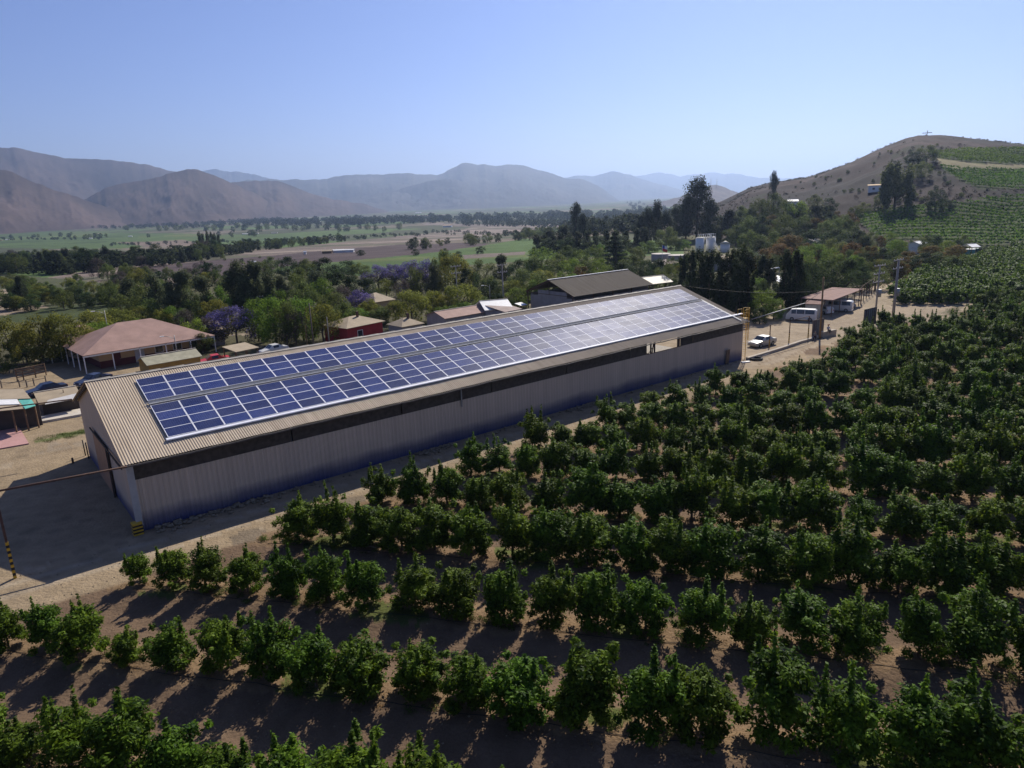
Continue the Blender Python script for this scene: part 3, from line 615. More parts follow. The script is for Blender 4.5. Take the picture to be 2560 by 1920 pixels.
MB().box(W0 + .05, W1 - .05, -VW + .3, VW - .3, .004, .03).build('floor', M_CONC, WH)
mb = MB(); mb.bar((51.15, -VW - .02, WT), (52.5, -VW - .02, HE - .35), .05); mb.bar((51.9, -VW - .02, WT), (52.1, -VW - .02, HE - .3), .09); mb.bar((51.1, -VW - .03, WT + .01), (57.1, -VW - .03, WT + .01), .05)
mb.build('window_bar', M_RUST, WH)
# left gable: sliding door with its rail, corner post and drip
d_ = MB().box(W0 - .16, W0 - .10, -2.1, 4.0, .05, 4.0); door = d_.build('sliding_door', M_ORNG, WH)
mb = MB(); mb.bar((W0 - .2, -8.2, 4.08), (W0 - .2, 4.6, 4.08), .08, .14); mb.build('door_rail', M_DARK, door)
mb = MB(); mb.bar((W0 - .2, -2.25, .02), (W0 - .2, -2.25, 4.05), .1); mb.build('door_post', M_DARK, door)
mb = MB(); mb.box(W0 - .24, W0 + .16, -VW - .2, -VW + .1, .5, HE - .3); mb.build('corner_post', mat('galvanised_post', (.40, .39, .37), .5, .1, 2), WH)
mb = MB(); mb.bar((W0 - .3, -VE + .2, HE - .1), (W0 - .3, -.1, HR - .2), .07, .2); mb.bar((W0 - .3, VE - .2, HE - .1), (W0 - .3, .1, HR - .2), .07, .2); mb.build('verge_board', M_DARK, WH)
mb = MB(); mb.box(25.3, 25.4, -VW - .16, -VW - .05, WT - .6, HE - .3); mb.build('downpipe', M_STEEL, WH)
# ------------------------------------------------------------------ solar panels
RP, A0_, GAPB, OFF, CP = 1.114, 1.195, .736, 1.048, 1.98
def cell_mat():
    M = bpy.data.materials.new('solar_cells'); M.use_nodes = True; t = M.node_tree; L = t.links; b = t.nodes['Principled BSDF']
    tc = N(t, 'ShaderNodeTexCoord'); br = N(t, 'ShaderNodeTexBrick'); br.offset = 0; L.new(tc.outputs['Object'], br.inputs['Vector'])
    br.inputs['Scale'].default_value = 1; br.inputs['Brick Width'].default_value = .156; br.inputs['Row Height'].default_value = .17; br.inputs['Mortar Size'].default_value = .0045
    br.inputs['Color1'].default_value = (.014, .027, .115, 1); br.inputs['Color2'].default_value = (.022, .038, .14, 1); br.inputs['Mortar'].default_value = (.12, .15, .30, 1)
    oi = N(t, 'ShaderNodeObjectInfo'); mr = N(t, 'ShaderNodeMapRange'); L.new(oi.outputs['Random'], mr.inputs[0]); mr.inputs[3].default_value = .75; mr.inputs[4].default_value = 1.3
    g = N(t, 'ShaderNodeNewGeometry'); n = N(t, 'ShaderNodeTexNoise'); n.inputs['Scale'].default_value = .6; n.inputs['Detail'].default_value = 7; L.new(g.outputs['Position'], n.inputs['Vector'])
    vm = N(t, 'ShaderNodeVectorMath', operation='SCALE'); L.new(br.outputs['Color'], vm.inputs[0]); L.new(mr.outputs[0], vm.inputs['Scale'])
    mx = N(t, 'ShaderNodeMix', data_type='RGBA'); m3 = N(t, 'ShaderNodeMapRange'); L.new(n.outputs['Fac'], m3.inputs[0]); m3.inputs[1].default_value = .3; m3.inputs[2].default_value = .75; m3.inputs[3].default_value = .02; m3.inputs[4].default_value = .16
    L.new(m3.outputs[0], mx.inputs[0]); L.new(vm.outputs[0], mx.inputs[6]); mx.inputs[7].default_value = (.20, .20, .23, 1)
    L.new(mx.outputs[2], b.inputs['Base Color'])
    m4 = N(t, 'ShaderNodeMapRange'); L.new(n.outputs['Fac'], m4.inputs[0]); m4.inputs[3].default_value = .38; m4.inputs[4].default_value = .5
    L.new(m4.outputs[0], b.inputs['Roughness']); b.inputs['Specular IOR Level'].default_value = .5; b.inputs['IOR'].default_value = 1.1; b.inputs['Specular Tint'].default_value = (.32, .44, .95, 1)
    return M
M_CELL = cell_mat()
hx, hy = CP / 2 - .012, RP / 2 - .006
mb = MB()
mb.box(-hx, hx, hy - .022, hy, -.035, .006).box(-hx, hx, -hy, -hy + .022, -.035, .006).box(-hx, -hx + .04, -hy + .022, hy - .022, -.035, .006).box(hx - .04, hx, -hy + .022, hy - .022, -.035, .006)
FRM = mb.mesh('solar_panel', M_ALU)
CEL = MB().box(-hx + .04, hx - .04, -hy + .022, hy - .022, -.03, -.002).mesh('cell_sheet', M_CELL)
RAIL = MB().box(-hx, hx, -.25, -.21, -.09, -.036).box(-hx, hx, .21, .25, -.09, -.036).mesh('mounting_rail', M_ALU)
ORD = ['', 'first', 'second', 'third', 'fourth', 'fifth', 'sixth', 'seventh', 'eighth', 'ninth', 'tenth', 'eleventh', 'twelfth', 'thirteenth', 'fourteenth', 'fifteenth', 'sixteenth', 'seventeenth', 'eighteenth', 'nineteenth', 'twentieth']
def ordn(n):
    if n <= 20: return ORD[n]
    tens = {2: 'twent', 3: 'thirt', 4: 'fort', 5: 'fift', 6: 'sixt', 7: 'sevent'}[n // 10]
    return tens + 'ieth' if n % 10 == 0 else tens + 'y-' + ORD[n % 10]
MW = Matrix.Translation(Bp(0, 0, 0)) @ Matrix.Rotation(THB, 4, 'Z')
def on_roof(u, s, lift):          # matrix of a thing lying on the near slope, s metres below the ridge
    t = s / SL; return MW @ Matrix.Translation((u, -VE * t, HR + (HE - HR) * t)) @ Matrix.Rotation(SA, 4, 'X') @ Matrix.Translation((0, 0, lift))
rowname = ['top row of the upper bank', 'middle row of the upper bank', 'bottom row of the upper bank', 'top row of the lower bank', 'second row of the lower bank', 'third row of the lower bank', 'bottom row of the lower bank']
for r_ in range(7):
    s = A0_ + (r_ + .5) * RP + (GAPB if r_ > 2 else 0)
    for c_ in range(34):
        u = OFF + (c_ + .5) * CP + rnd.uniform(-.004, .004)
        o = link('solar_panel', FRM); o.matrix_world = on_roof(u, s, .15 + rnd.uniform(-.003, .003)) @ Matrix.Rotation(rnd.uniform(-.006, .006), 4, 'X') @ Matrix.Rotation(rnd.uniform(-.004, .004), 4, 'Y')
        pos = 'at the left end' if c_ == 0 else 'at the right end' if c_ == 33 else (ordn(c_ + 1) + ' from the left' if c_ < 17 else ordn(34 - c_) + ' from the right')
        props(o, 'blue solar panel, ' + rowname[r_] + ', ' + pos, 'solar panel', 'solar panels on the warehouse roof')
        link('cell_sheet', CEL, o); link('mounting_rail', RAIL, o)
def roofthing(name, label, cat, u, s, lift, mb, m_, group=None):
    o = mb.build(name, m_); o.matrix_world = on_roof(u, s, lift); return props(o, label, cat, group)
mb = MB(); L_ = 34 * CP
for k in range(34): mb.box(k * CP, k * CP + CP - .02, -.17, .17, 0, .035)
mb.box(0, L_, -.19, -.17, 0, .09).box(0, L_, .17, .19, 0, .09).box(-.3, L_ + .2, .02, .05, .036, .075)
roofthing('cable_tray', 'grey cable tray running between the two banks of solar panels', 'cable tray', OFF, A0_ + 3 * RP + GAPB / 2, .10, mb, M_TRAY)
mb = MB()
for k in range(23): mb.box(k * 3.0, k * 3.0 + 2.985, -.11, .11, .0, .11)
mb.box(69.0, 69.9, -.11, .11, 0, .11)
roofthing('cable_tray', 'bright white cable tray along the lower edge of the solar panels', 'cable tray', OFF - .15, A0_ + 7 * RP + GAPB + .2, .05, mb, M_ALU)
mb = MB(); mb.box(0, .06, -6.5, 0, 0, .06).box(.14, .2, -6.5, 0, 0, .06)
roofthing('conduit', 'pair of white conduits running down the right end of the roof', 'conduit', OFF + 34 * CP + .12, A0_ + 3 * RP + .3, .06, mb, M_WHITE)
# ------------------------------------------------------------------ things around the warehouse
def stripes_box(mb1, mb2, x0, x1, y0, y1, z0, z1, n):
    for i in range(n):
        a = z0 + (z1 - z0) * i / n; b_ = z0 + (z1 - z0) * (i + 1) / n; (mb1 if i % 2 else mb2).box(x0, x1, y0, y1, a, b_)
def striped(name, label, cat, loc, w_, h, n, rz=0., base=None, group=None, m0=None, tilt=None):
    o = empty(name, loc, rz, label, cat, group); a = MB(); b_ = MB(); stripes_box(a, b_, -w_ / 2, w_ / 2, -w_ / 2, w_ / 2, 0 if base is None else 0, base or h, n)
    a.build('black_stripe', M_BLK, o); b_.build('yellow_stripe', M_YEL, o)
    if base: MB().box(-w_ * .4, w_ * .4, -w_ * .4, w_ * .4, base, h).build('post', m0 or M_RUST, o)
    if tilt: o.rotation_euler = (tilt[0], tilt[1], rz)
    return o
striped('corner_guard', 'yellow and black striped block at the foot of the warehouse corner', 'bollard', Bp(W0 - .25, VW + .2, 0), .62, .85, 7, THB)
pL = at(38, 1445)
striped('gantry_post', 'leaning post with yellow and black stripes at the left edge', 'post', pL, .17, 4.9, 13, THB, base=2.4)
def pole_between(name, label, cat, p, q, r, m_, group=None, parent=None):
    mb = MB(); mb.tube([(0, 0, 0), Vector(q) - Vector(p)], r, 7); o = mb.build(name, m_, parent, p); return props(o, label, cat, group) if label else o
tdir = Bp(-1, 0, 0) - Bp(0, 0, 0)
pole_between('barrier_beam', 'long rusty height barrier beam from the near eave corner to the left', 'beam', Bp(U0 + .2, 11.1, HE - .1), Bp(-12.5, 9.6, HE - .05), .07, M_RUST)
pole_between('barrier_beam', 'thin dark beam from the far eave corner over the low sheds', 'beam', Bp(U0 + .2, -12.6, HE - .2), Bp(-13.5, -14.5, HE), .06, M_RUST)
for x_, y_, h, lb in ((222, 1146, 1.5, 'short dark steel post nearest the left gable wall'), (214, 1139, 1.5, 'short dark steel post a step out from the gable wall')):
    p = at(x_, y_); MB().tube([(0, 0, 0), (-.05, .05, h)], .05, 7).build('bollard', M_BLK, None, p); props(bpy.context.scene.objects[-1] if False else col.objects[-1], lb, 'bollard', 'steel posts by the gable')
p = at(183, 1158); props(MB().tube([(0, 0, 0), (0, 0, .5)], .09, 7).build('stump', M_RUST, None, p), 'low rusty stub in the shadow edge left of the warehouse', 'stub')
o = MB().box(-.35, .35, -.03, .03, 0, 1.9).build('plank', M_WOOD, None, Bp(66.3, VW + .22, 0), THB); o.rotation_euler = (.06, 0, THB); props(o, 'brown board leaning against the long wall near its right end', 'board')
# rubble at the wall foot
def rock_mesh(seed, m_):
    rs = random.Random(seed); mb = MB(); vs_ = []
    for j in range(5):
        for i in range(7):
            th = 2 * math.pi * i / 7; ph = -1.2 + 2.4 * j / 4; r = rs.uniform(.75, 1.1); vs_.append((r * math.cos(th) * math.cos(ph), r * math.sin(th) * math.cos(ph), r * .7 * math.sin(ph) + .35))
    fs = [(j * 7 + i, j * 7 + (i + 1) % 7, (j + 1) * 7 + (i + 1) % 7, (j + 1) * 7 + i) for j in range(4) for i in range(7)] + [tuple(range(7))[::-1], tuple(range(28, 35))]
    mb.add(vs_, fs); return mb.mesh('rock', m_)
M_ROCK = mat('yard_rock', (.235, .185, .125), .95, .25, 4, bump=.02)
RK = [rock_mesh(i, M_ROCK) for i in range(5)]
V = []; F = []; nb = 0; rr_ = random.Random(5)
for i in range(420):
    u = rr_.choice([rr_.uniform(-1, 12), rr_.uniform(-1, 68), rr_.uniform(20, 24), rr_.uniform(38, 42)]); v = VW + .25 + abs(rr_.gauss(0, .45)); s = rr_.uniform(.04, .2) * (1.4 if u < 7 else 1)
    me = RK[i % 5]; q = Bp(u, v, rr_.uniform(-.03, .06)); a = rr_.uniform(0, 6)
    for vv in me.vertices: V.append((q.x + s * (vv.co.x * math.cos(a) - vv.co.y * math.sin(a)), q.y + s * (vv.co.x * math.sin(a) + vv.co.y * math.cos(a)), q.z + s * vv.co.z))
    for pl in me.polygons:
        if len(pl.vertices) == 4: F.append([k + nb for k in pl.vertices])
    nb += len(me.vertices)
props(link('rubble', np_mesh('rubble', V, F, M_ROCK)), 'loose stones and rubble heaped along the foot of the long wall', 'rubble', kind='stuff')
V = []; F = []; nb = 0
for i in range(5200):
    x_ = rr_.uniform(-45, 40); y_ = rr_.uniform(16, 75); u, v = uvof(x_, y_)
    if v < 11.5: continue
    s = rr_.uniform(.015, .06) * (1.6 if rr_.random() < .06 else 1); me = RK[i % 5]; a = rr_.uniform(0, 6); z_ = float(gz(x_, y_)) - .01
    for vv in me.vertices: V.append((x_ + s * (vv.co.x * math.cos(a) - vv.co.y * math.sin(a)), y_ + s * (vv.co.x * math.sin(a) + vv.co.y * math.cos(a)), z_ + s * vv.co.z))
    for pl in me.polygons:
        if len(pl.vertices) == 4: F.append([k + nb for k in pl.vertices])
    nb += len(me.vertices)
props(link('stones', np_mesh('stones', V, F, M_ROCK)), 'small stones strewn over the orchard soil', 'stones', kind='stuff')
# yellow caged ladder at the right end
LD = empty('caged_ladder', Bp(70.6, 10.0, 0), THB, 'yellow steel caged ladder at the right end of the warehouse', 'ladder')
mb = MB()
for s in (-.28, .28): mb.bar((0, s, 0), (0, s, 6.6), .06)
mb.build('rail', M_YEL, LD)
mb = MB()
for i in range(20): mb.bar((0, -.28, .3 + i * .3), (0, .28, .3 + i * .3), .035)
mb.build('rungs', M_YEL, LD)
mb = MB()
for z_ in np.arange(2.4, 6.7, .7):
    pts = [(.02 + .75 * math.sin(t), .42 * math.cos(t) * 1.0, z_) for t in np.linspace(0, math.pi, 8)]; mb.tube(pts, .022, 5)
for t in np.linspace(.3, math.pi - .3, 5): mb.bar((.02 + .75 * math.sin(t), .42 * math.cos(t), 2.4), (.02 + .75 * math.sin(t), .42 * math.cos(t), 6.6), .03)
mb.build('cage', M_YEL, LD)
mb = MB(); mb.box(-.9, 0, -.5, .5, HE + .15, HE + .2); 
for q in ((-.9, -.5), (-.9, .5), (0, -.5), (0, .5)): mb.bar((q[0], q[1], HE + .2), (q[0], q[1], HE + 1.3), .04)
mb.bar((-.9, -.5, HE + 1.3), (0, -.5, HE + 1.3), .04).bar((-.9, .5, HE + 1.3), (0, .5, HE + 1.3), .04); mb.build('platform', M_YEL, LD)
# ------------------------------------------------------------------ orchard
n0, dn_ = 24.6, 6.42; nx, ny = .2334, .9724; tx, ty = .9724, -.2334
cand = []
for k in range(-2, 34):
    nn = n0 + dn_ * k
    s = -60.
    spac = 2.42
    off = random.Random(k).uniform(0, 1)
    s += off
    while s < 330:
        s += spac * random.Random(int(s * 100) + k * 7).uniform(.9, 1.1)
        x_ = nx * nn + tx * s; y_ = ny * nn + ty * s
        if y_ < 6: continue
        px_, py_ = projn(x_, y_, 0.)
        if not (-160 < px_ < 2720 and py_ < 2130): continue
        u, v = uvof(x_, y_)
        vmin = (17.4 if k <= 0 else 17.8 if k == 1 else 18.6 if k == 2 else 16.4) if u < 78 else 14.6
        if k == 0 and u < -11: continue
        inm = v > vmin and not bool(in_poly(px_, py_, WEDGE)) and (u < 78 or py_ > 800 + max(0, (px_ - 2350) * -.1) and not (px_ < 2430 and py_ < 812) or px_ >= 2430) and (px_ < 2430 or py_ > 757)
        if not inm: continue
        if 1850 < px_ < 2100 and py_ < 948 - (px_ - 1960) * .3: continue
        if 2100 <= px_ < 2165 and py_ < 868: continue
        cand.append((k, s, x_, y_, px_, py_, 'main'))
# the block across the track
for k in range(0, 76):
    nn = 128 + k * 3.5
    s = -80.
    while s < 330:
        s += 2.6 * random.Random(int(s * 91) + k).uniform(.85, 1.15)
        x_ = nx * nn + tx * s; y_ = ny * nn + ty * s
        if y_ < 60: continue
        z_ = float(gz(x_, y_)); px_, py_ = projn(x_, y_, z_)
        if px_ > 2680: continue
        if bool(in_poly(px_, py_, ORCH_FAR)): cand.append((k, s, x_, y_, px_, py_, 'far'))
main = [c for c in cand if c[6] == 'main']; rows = {}
for c in main:
    if random.Random(int(c[1] * 37) + c[0]).random() < .035: continue
    rows.setdefault(c[0], []).append(c)
keep = []
for k, cs in rows.items():
    cs.sort(key=lambda c: c[1]); vis = [c for c in cs if c[4] > -60]
    for i, c in enumerate(cs): keep.append((math.hypot(c[2], c[3]), k, i + 1, len(cs), c))
keep.sort(key=lambda q: q[0]); NIND = 298
near = keep[:NIND]; rest = [q[4] for q in keep[NIND:]] + [c for c in cand if c[6] == 'far']
krows = sorted({q[1] for q in near}); cnt = {}
for q in sorted(near, key=lambda q: (q[1], q[4][1])): cnt[q[1]] = cnt.get(q[1], 0) + 1
idx = {}
for q in sorted(near, key=lambda q: (q[1], q[4][1])):
    D_, k, i, n_, c = q; idx[k] = idx.get(k, 0) + 1; j = idx[k]; rr = random.Random(int(c[1] * 1000) + k * 77)
    x_ = c[2] + rr.uniform(-.18, .18); y_ = c[3] + rr.uniform(-.3, .3)
    pr = FRUITS[rr.randrange(len(FRUITS))]; sc_ = rr.uniform(1.1, 1.36)
    vv_ = uvof(x_, y_)[1]; big_ = (1.0 if k <= 1 and c[4] < 1900 else 1.15) * (.84 + .16 * min(1, max(0, (vv_ - 19) / 14)))
    if rr.random() < .06: sc_ *= .72
    kn = krows.index(k) + 1; side = ordn(j) + ' from the left' if j <= cnt[k] / 2 + .5 else ordn(cnt[k] - j + 1) + ' from the right'
    if cnt[k] == 1: side = 'standing alone'
    word = 'low' if sc_ < 1. else 'tall' if sc_ > 1.3 else 'bushy'
    o = empty('fruit_tree', (x_, y_, float(gz(x_, y_)) - .03), rr.uniform(0, 6.28), word + ' dark green orchard tree, ' + side + ' in the ' + ordn(kn) + ' row from the front', 'fruit tree', 'fruit trees in the orchard rows')
    o.scale = (sc_ * big_ * rr.uniform(.97, 1.15), sc_ * big_ * rr.uniform(.95, 1.12), sc_ * big_ * rr.uniform(.84, 1.08)); link('trunk', pr[1], o); link('crown', pr[0], o)
V = []; T_ = []; NRM = []
for c in rest:
    rr = np.random.RandomState(abs(int(c[1] * 1000) + c[0] * 7) % 2 ** 31); pv, pt = FRUITS[rr.randint(len(FRUITS))][2:]
    D_ = math.hypot(c[2], c[3]); n_ = int(2800 if D_ < 130 else 1700); L4 = pv.reshape(-1, 4, 3); sel = rr.choice(len(L4), n_, replace=False); q = L4[sel]; cen = q.mean(1, keepdims=True)
    q = cen + (q - cen) * (1.75 if D_ < 130 else 2.1); a = rr.uniform(0, 6.28); s_ = rr.uniform(1.05, 1.35); s2 = s_
    R2 = np.array([[math.cos(a), math.sin(a), 0], [-math.sin(a), math.cos(a), 0], [0, 0, 1]]); q = q @ R2 * ([s2 * 1.28, s2 * 1.28, s2 * 1.1] if c[6] == 'main' else [s2 * 1.3, s2 * 1.3, s2 * .95]) + np.array([c[2] + rr.uniform(-.2, .2), c[3] + rr.uniform(-.3, .3), float(gz(c[2], c[3]))])
    V.append(q.reshape(-1, 3)); NRM.append(soft_normals(V[-1], np.array([c[2], c[3], float(gz(c[2], c[3])) + 1.1]), .6)); T_.append(np.clip(pt.reshape(-1, 4)[sel].ravel() + rr.uniform(-.18, .18), 0, 1))
props(link('far_orchard', leaf_mesh('far_orchard', np.vstack(V), np.concatenate(T_), FRUIT, np.vstack(NRM))), 'dense green fruit trees of the far orchard up to the hill track', 'orchard', kind='stuff')
print('orchard', len(near), len(rest))
# weeds under the rows and by the track
WEED = foliage('weed_leaf', (.06, .10, .02), (.13, .17, .04), .1, .3)
rs = np.random.RandomState(77); C = []; Rd = []
for i in range(1500):
    k = rs.randint(-1, 5); s = rs.uniform(-30, 45); nn = n0 + dn_ * k + rs.normal() * .45; x_ = nx * nn + tx * s; y_ = ny * nn + ty * s
    if uvof(x_, y_)[1] < 17 or noise(np.array(x_ * .3), np.array(y_ * .3), 61, 3) < .05: continue
    C.append((x_, y_, float(gz(x_, y_)) + .08)); q = rs.uniform(.12, .42); Rd.append((q, q, q * .5))
for x_, y_ in [(130, 1095), (160, 1090), (190, 1083), (110, 1100), (210, 1078), (175, 1090)]:
    for j in range(4): p = at(x_ + rs.uniform(-14, 14), y_ + rs.uniform(-5, 5)); C.append(tuple(p)); Rd.append((.6, .6, .14))
V, T_ = leaves(np.array(C), np.array(Rd), 60000, .05, rs, 2.6, -.8, .2, .3)
props(link('weeds', leaf_mesh('weeds', V, T_, WEED)), 'patches of green weeds on the soil between the trees', 'weeds', kind='stuff')
# dry leaf litter below the rows
LIT = foliage('litter_leaf', (.14, .075, .035), (.26, .15, .07), .1, .1)
C = []; Rd = []
for i in range(1500):
    k = rs.randint(-1, 6); s = rs.uniform(-32, 48); nn = n0 + dn_ * k + rs.normal() * .6; x_ = nx * nn + tx * s; y_ = ny * nn + ty * s
    if uvof(x_, y_)[1] < 17: continue
    C.append((x_, y_, float(gz(x_, y_)) + .02)); Rd.append((.55, .55, .03))
V, T_ = leaves(np.array(C), np.array(Rd), 30000, .04, rs, 1.8, 0, 3., .1)
props(link('leaf_litter', leaf_mesh('leaf_litter', V, T_, LIT)), 'brown fallen leaves scattered under the orchard rows', 'litter', kind='stuff')
for k in range(-1, 6):                                              # drip hoses
    for dd, w_ in ((-.62, 'near'),):
        pts = []; 
        for s in np.arange(-40, 60, 1.2):
            nn = n0 + dn_ * k + dd + .07 * math.sin(s * .9 + k) + .05 * math.sin(s * 2.3); x_ = nx * nn + tx * s; y_ = ny * nn + ty * s
            if uvof(x_, y_)[1] < 18.2 or y_ < 8: continue
            pts.append((x_, y_, float(gz(x_, y_)) + .03))
        if len(pts) > 3: props(MB().tube(pts, .015, 5).build('drip_hose', M_BLK), 'black irrigation hose lying in front of the ' + ordn(k + 2) + ' tree row from the front', 'hose', 'irrigation hoses along the rows')
def fallen(name, label, cat, a, b_, r, m_):
    p = G(*a); q = G(*b_); p.z += r + .12; q.z += r; mb = MB(); mb.tube([(0, 0, 0), q - p], [r, r * .8], 7); props(mb.build(name, m_, None, p), label, cat)
fallen('white_pipe', 'pale fallen pipe lying on the soil in front of a small tree', 'pipe', (1936, 1609), (1983, 1652), .05, M_WHITE)
fallen('cut_branch', 'pale cut branch on the ground beside the young sapling', 'branch', (889, 1363), (940, 1371), .05, BARKP)
sp = G(888, 1372); so = empty('sapling', sp, 0, 'small yellow green sapling at the near edge of the orchard', 'sapling')
rs2 = np.random.RandomState(3); V, T_ = leaves(np.array([(0, 0, .75), (.12, .05, .95), (-.12, 0, .6), (.05, -.1, 1.15)]), np.array([(.25, .25, .2)] * 4), 420, .07, rs2, 2.4)
link('crown', leaf_mesh('crown', V, T_, WEED), so); MB().tube([(0, 0, 0), (0, 0, .9)], [.03, .015], 6).build('trunk', BARKP, so)
# ------------------------------------------------------------------ vineyards on the hill
VINE = foliage('vine_leaf', (.065, .15, .018), (.15, .26, .032), .05, .3, spec=.04)
for name, poly, lab, seed in (('vineyard', V_LOW, 'large lower vineyard with dark lines of vines at the foot of the hill', 1), ('vineyard', V_MID, 'bright green vineyard below the grassy strip on the hill', 2), ('vineyard', V_TOP, 'topmost green vineyard strip under the hill crest', 3)):
    rs = np.random.RandomState(seed); nn, ss = np.meshgrid(np.arange(150, 760, 5.), np.arange(-420, 620, .7))
    an = R(30.); X = nn * math.sin(an) + ss * math.cos(an); Y = nn * math.cos(an) - ss * math.sin(an)
    X = X.ravel() + rs.normal(size=X.size) * .15; Y = Y.ravel() + rs.normal(size=Y.size) * .12 + np.sin(X * .03) * 1.2
    ok = Y > 50; X = X[ok]; Y = Y[ok]; Z = gz(X, Y); px, py = projn(X, Y, Z); ok = in_poly(px, py, poly) & (px < 2760); X = X[ok]; Y = Y[ok]; Z = Z[ok]
    k = 8; n = len(X) * k; P = np.repeat(np.stack([X, Y, Z + .85], 1), k, 0) + rs.normal(size=(n, 3)) * [.4, .26, .3]
    nrm = rs.normal(size=(n, 3)); nrm[:, 2] += 1.6; nrm /= np.linalg.norm(nrm, axis=1)[:, None]; t = rs.normal(size=(n, 3)); a = t - (t * nrm).sum(1)[:, None] * nrm; a /= np.linalg.norm(a, axis=1)[:, None]; b_ = np.cross(nrm, a)
    s = rs.uniform(.3, .55, n)[:, None]; VV = np.stack([P - a * s, P + b_ * s * .7, P + a * s, P - b_ * s * .7], 1).reshape(-1, 3)
    tt = np.repeat(np.clip(rs.uniform(.2, .8, n) + .25 * noise(P[:, 0] * .06, P[:, 1] * .06, 5, 3), 0, 1), 4)
    props(link(name, leaf_mesh(name, VV, tt, VINE)), lab, 'vineyard', kind='stuff'); print('vines', n)
# ------------------------------------------------------------------ buildings
def frame_from(A, B):
    A = Vector(A); B = Vector(B); d = B - A; return math.atan2(d.y, d.x), d.to_2d().length
def house(name, label, cat, A, B, depth, ze, zr, wm, rm, roof='gable', over=.4, dado=None, doors=(), wins=(), openf=False, z0=None, chimney=False, group=None, posts=0, inset=(0, 0, 0, 0)):
    """A,B: near eave corners (left,right) in plan; depth away from the camera"""
    rz, L = frame_from(A, B); z0 = min(float(gz(A[0], A[1])), float(gz(B[0], B[1]))) if z0 is None else z0
    o = empty(name, (A[0], A[1], z0), rz, label, cat, group); h = ze - z0; H2 = zr - z0; D = depth; t = .10
    x0, x1, y0, y1 = over + inset[0], L - over - inset[1], over + inset[2], D - over - inset[3]
    if not openf:
        mb = MB(); w_ = .15
        mb.box(x0, x1, y0, y0 + w_, -.3, h - .02).box(x0, x1, y1 - w_, y1, -.3, h - .02).box(x0, x0 + w_, y0 + w_, y1 - w_, -.3, h - .02).box(x1 - w_, x1, y0 + w_, y1 - w_, -.3, h - .02)
        if roof == 'gable':
            for xx in (x0, x1 - w_): mb.add([(xx, y0, h - .02), (xx, y1, h - .02), (xx, D / 2, H2 - .15), (xx + w_, y0, h - .02), (xx + w_, y1, h - .02), (xx + w_, D / 2, H2 - .15)], [(0, 2, 1), (3, 4, 5), (0, 3, 5, 2), (1, 2, 5, 4)])
        mb.build('wall', wm, o)
        if dado: MB().box(x0 - .02, x1 + .02, y0 - .02, y0, -.3, 1.0).box(x0 - .02, x0, y0, y1, -.3, 1.0).build('dado', dado, o)
        for (a, w2, z1, z2, m_) in doors:
            dd = MB().box(a, a + w2, y0 - .05, y0 - .021, z1 + .02, z2).build('door', m_, o); MB().box(a + w2 - .15, a + w2 - .09, y0 - .09, y0 - .051, 1.0, 1.06).build('handle', M_STEEL, dd)
        for (a, w2, z1, z2) in wins:
            f = MB().box(a, a + w2, y0 - .05, y0 - .021, z1, z1 + .07).box(a, a + w2, y0 - .05, y0 - .021, z2 - .07, z2).box(a, a + .07, y0 - .05, y0 - .021, z1 + .07, z2 - .07).box(a + w2 - .07, a + w2, y0 - .05, y0 - .021, z1 + .07, z2 - .07).build('window', M_WHITE, o)
            MB().box(a + .07, a + w2 - .07, y0 - .035, y0 - .022, z1 + .07, z2 - .07).build('pane', M_GLASS, f)
    mb = MB()
    if roof == 'gable':
        mb.slab([(0, 0, h), (L, 0, h), (L, D / 2, H2), (0, D / 2, H2)], t); mb.slab([(0, D / 2 + .005, H2), (L, D / 2 + .005, H2), (L, D, h), (0, D, h)], t)
    elif roof == 'hip':
        q = min(D / 2, L / 2 - .3)
        mb.slab([(0, 0, h), (L, 0, h), (L - q, D / 2, H2), (q, D / 2, H2)], t); mb.slab([(L, D, h), (0, D, h), (q, D / 2, H2), (L - q, D / 2, H2)], t)
        mb.slab([(0, D, h), (0, 0, h), (q, D / 2, H2)], t) if False else mb.add([(0, D, h), (0, 0, h), (q, D / 2, H2)], [(0, 1, 2)]).add([(L, 0, h), (L, D, h), (L - q, D / 2, H2)], [(0, 1, 2)])
    else: mb.slab([(0, 0, h), (L, 0, h), (L, D, H2), (0, D, H2)], t)
    r = mb.build('roof', rm, o)
    if roof == 'gable': MB().bar((-.02, D / 2, H2 + .03), (L + .02, D / 2, H2 + .03), .22, .05).build('ridge_cap', mat('pale_ridge', (.42, .38, .32)), r)
    if chimney: MB().box(L * .55, L * .55 + .3, D * .4, D * .4 + .3, h, H2 + .7).build('chimney', M_RUST, r)
    if posts:
        for i in range(posts + 1):
            xx = .15 + (L - .3) * i / posts; MB().box(xx - .06, xx + .06, .12, .24, 0, h - .1).build('post', M_WHITE if not openf else M_WOOD, o)
        if openf:
            for i in range(posts + 1): xx = .15 + (L - .3) * i / posts; MB().box(xx - .06, xx + .06, D - .24, D - .12, 0, (h if roof != 'shed' else H2) - .15).build('post', M_WOOD, o)
        else:
            for i in range(1, 5): yy = .2 + (D - .4) * i / 4; MB().box(.12, .24, yy - .06, yy + .06, 0, h - .1).build('post', M_WHITE, o)
            MB().box(.05, L - .05, .12, .2, h - .32, h - .1).build('fascia', M_WHITE, o)
    return o
def px_house(name, label, cat, pa, pb, depth, ze, zr, wm, rm, **kw): return house(name, label, cat, at(*pa, ze), at(*pb, ze), depth, ze, zr, wm, rm, **kw)
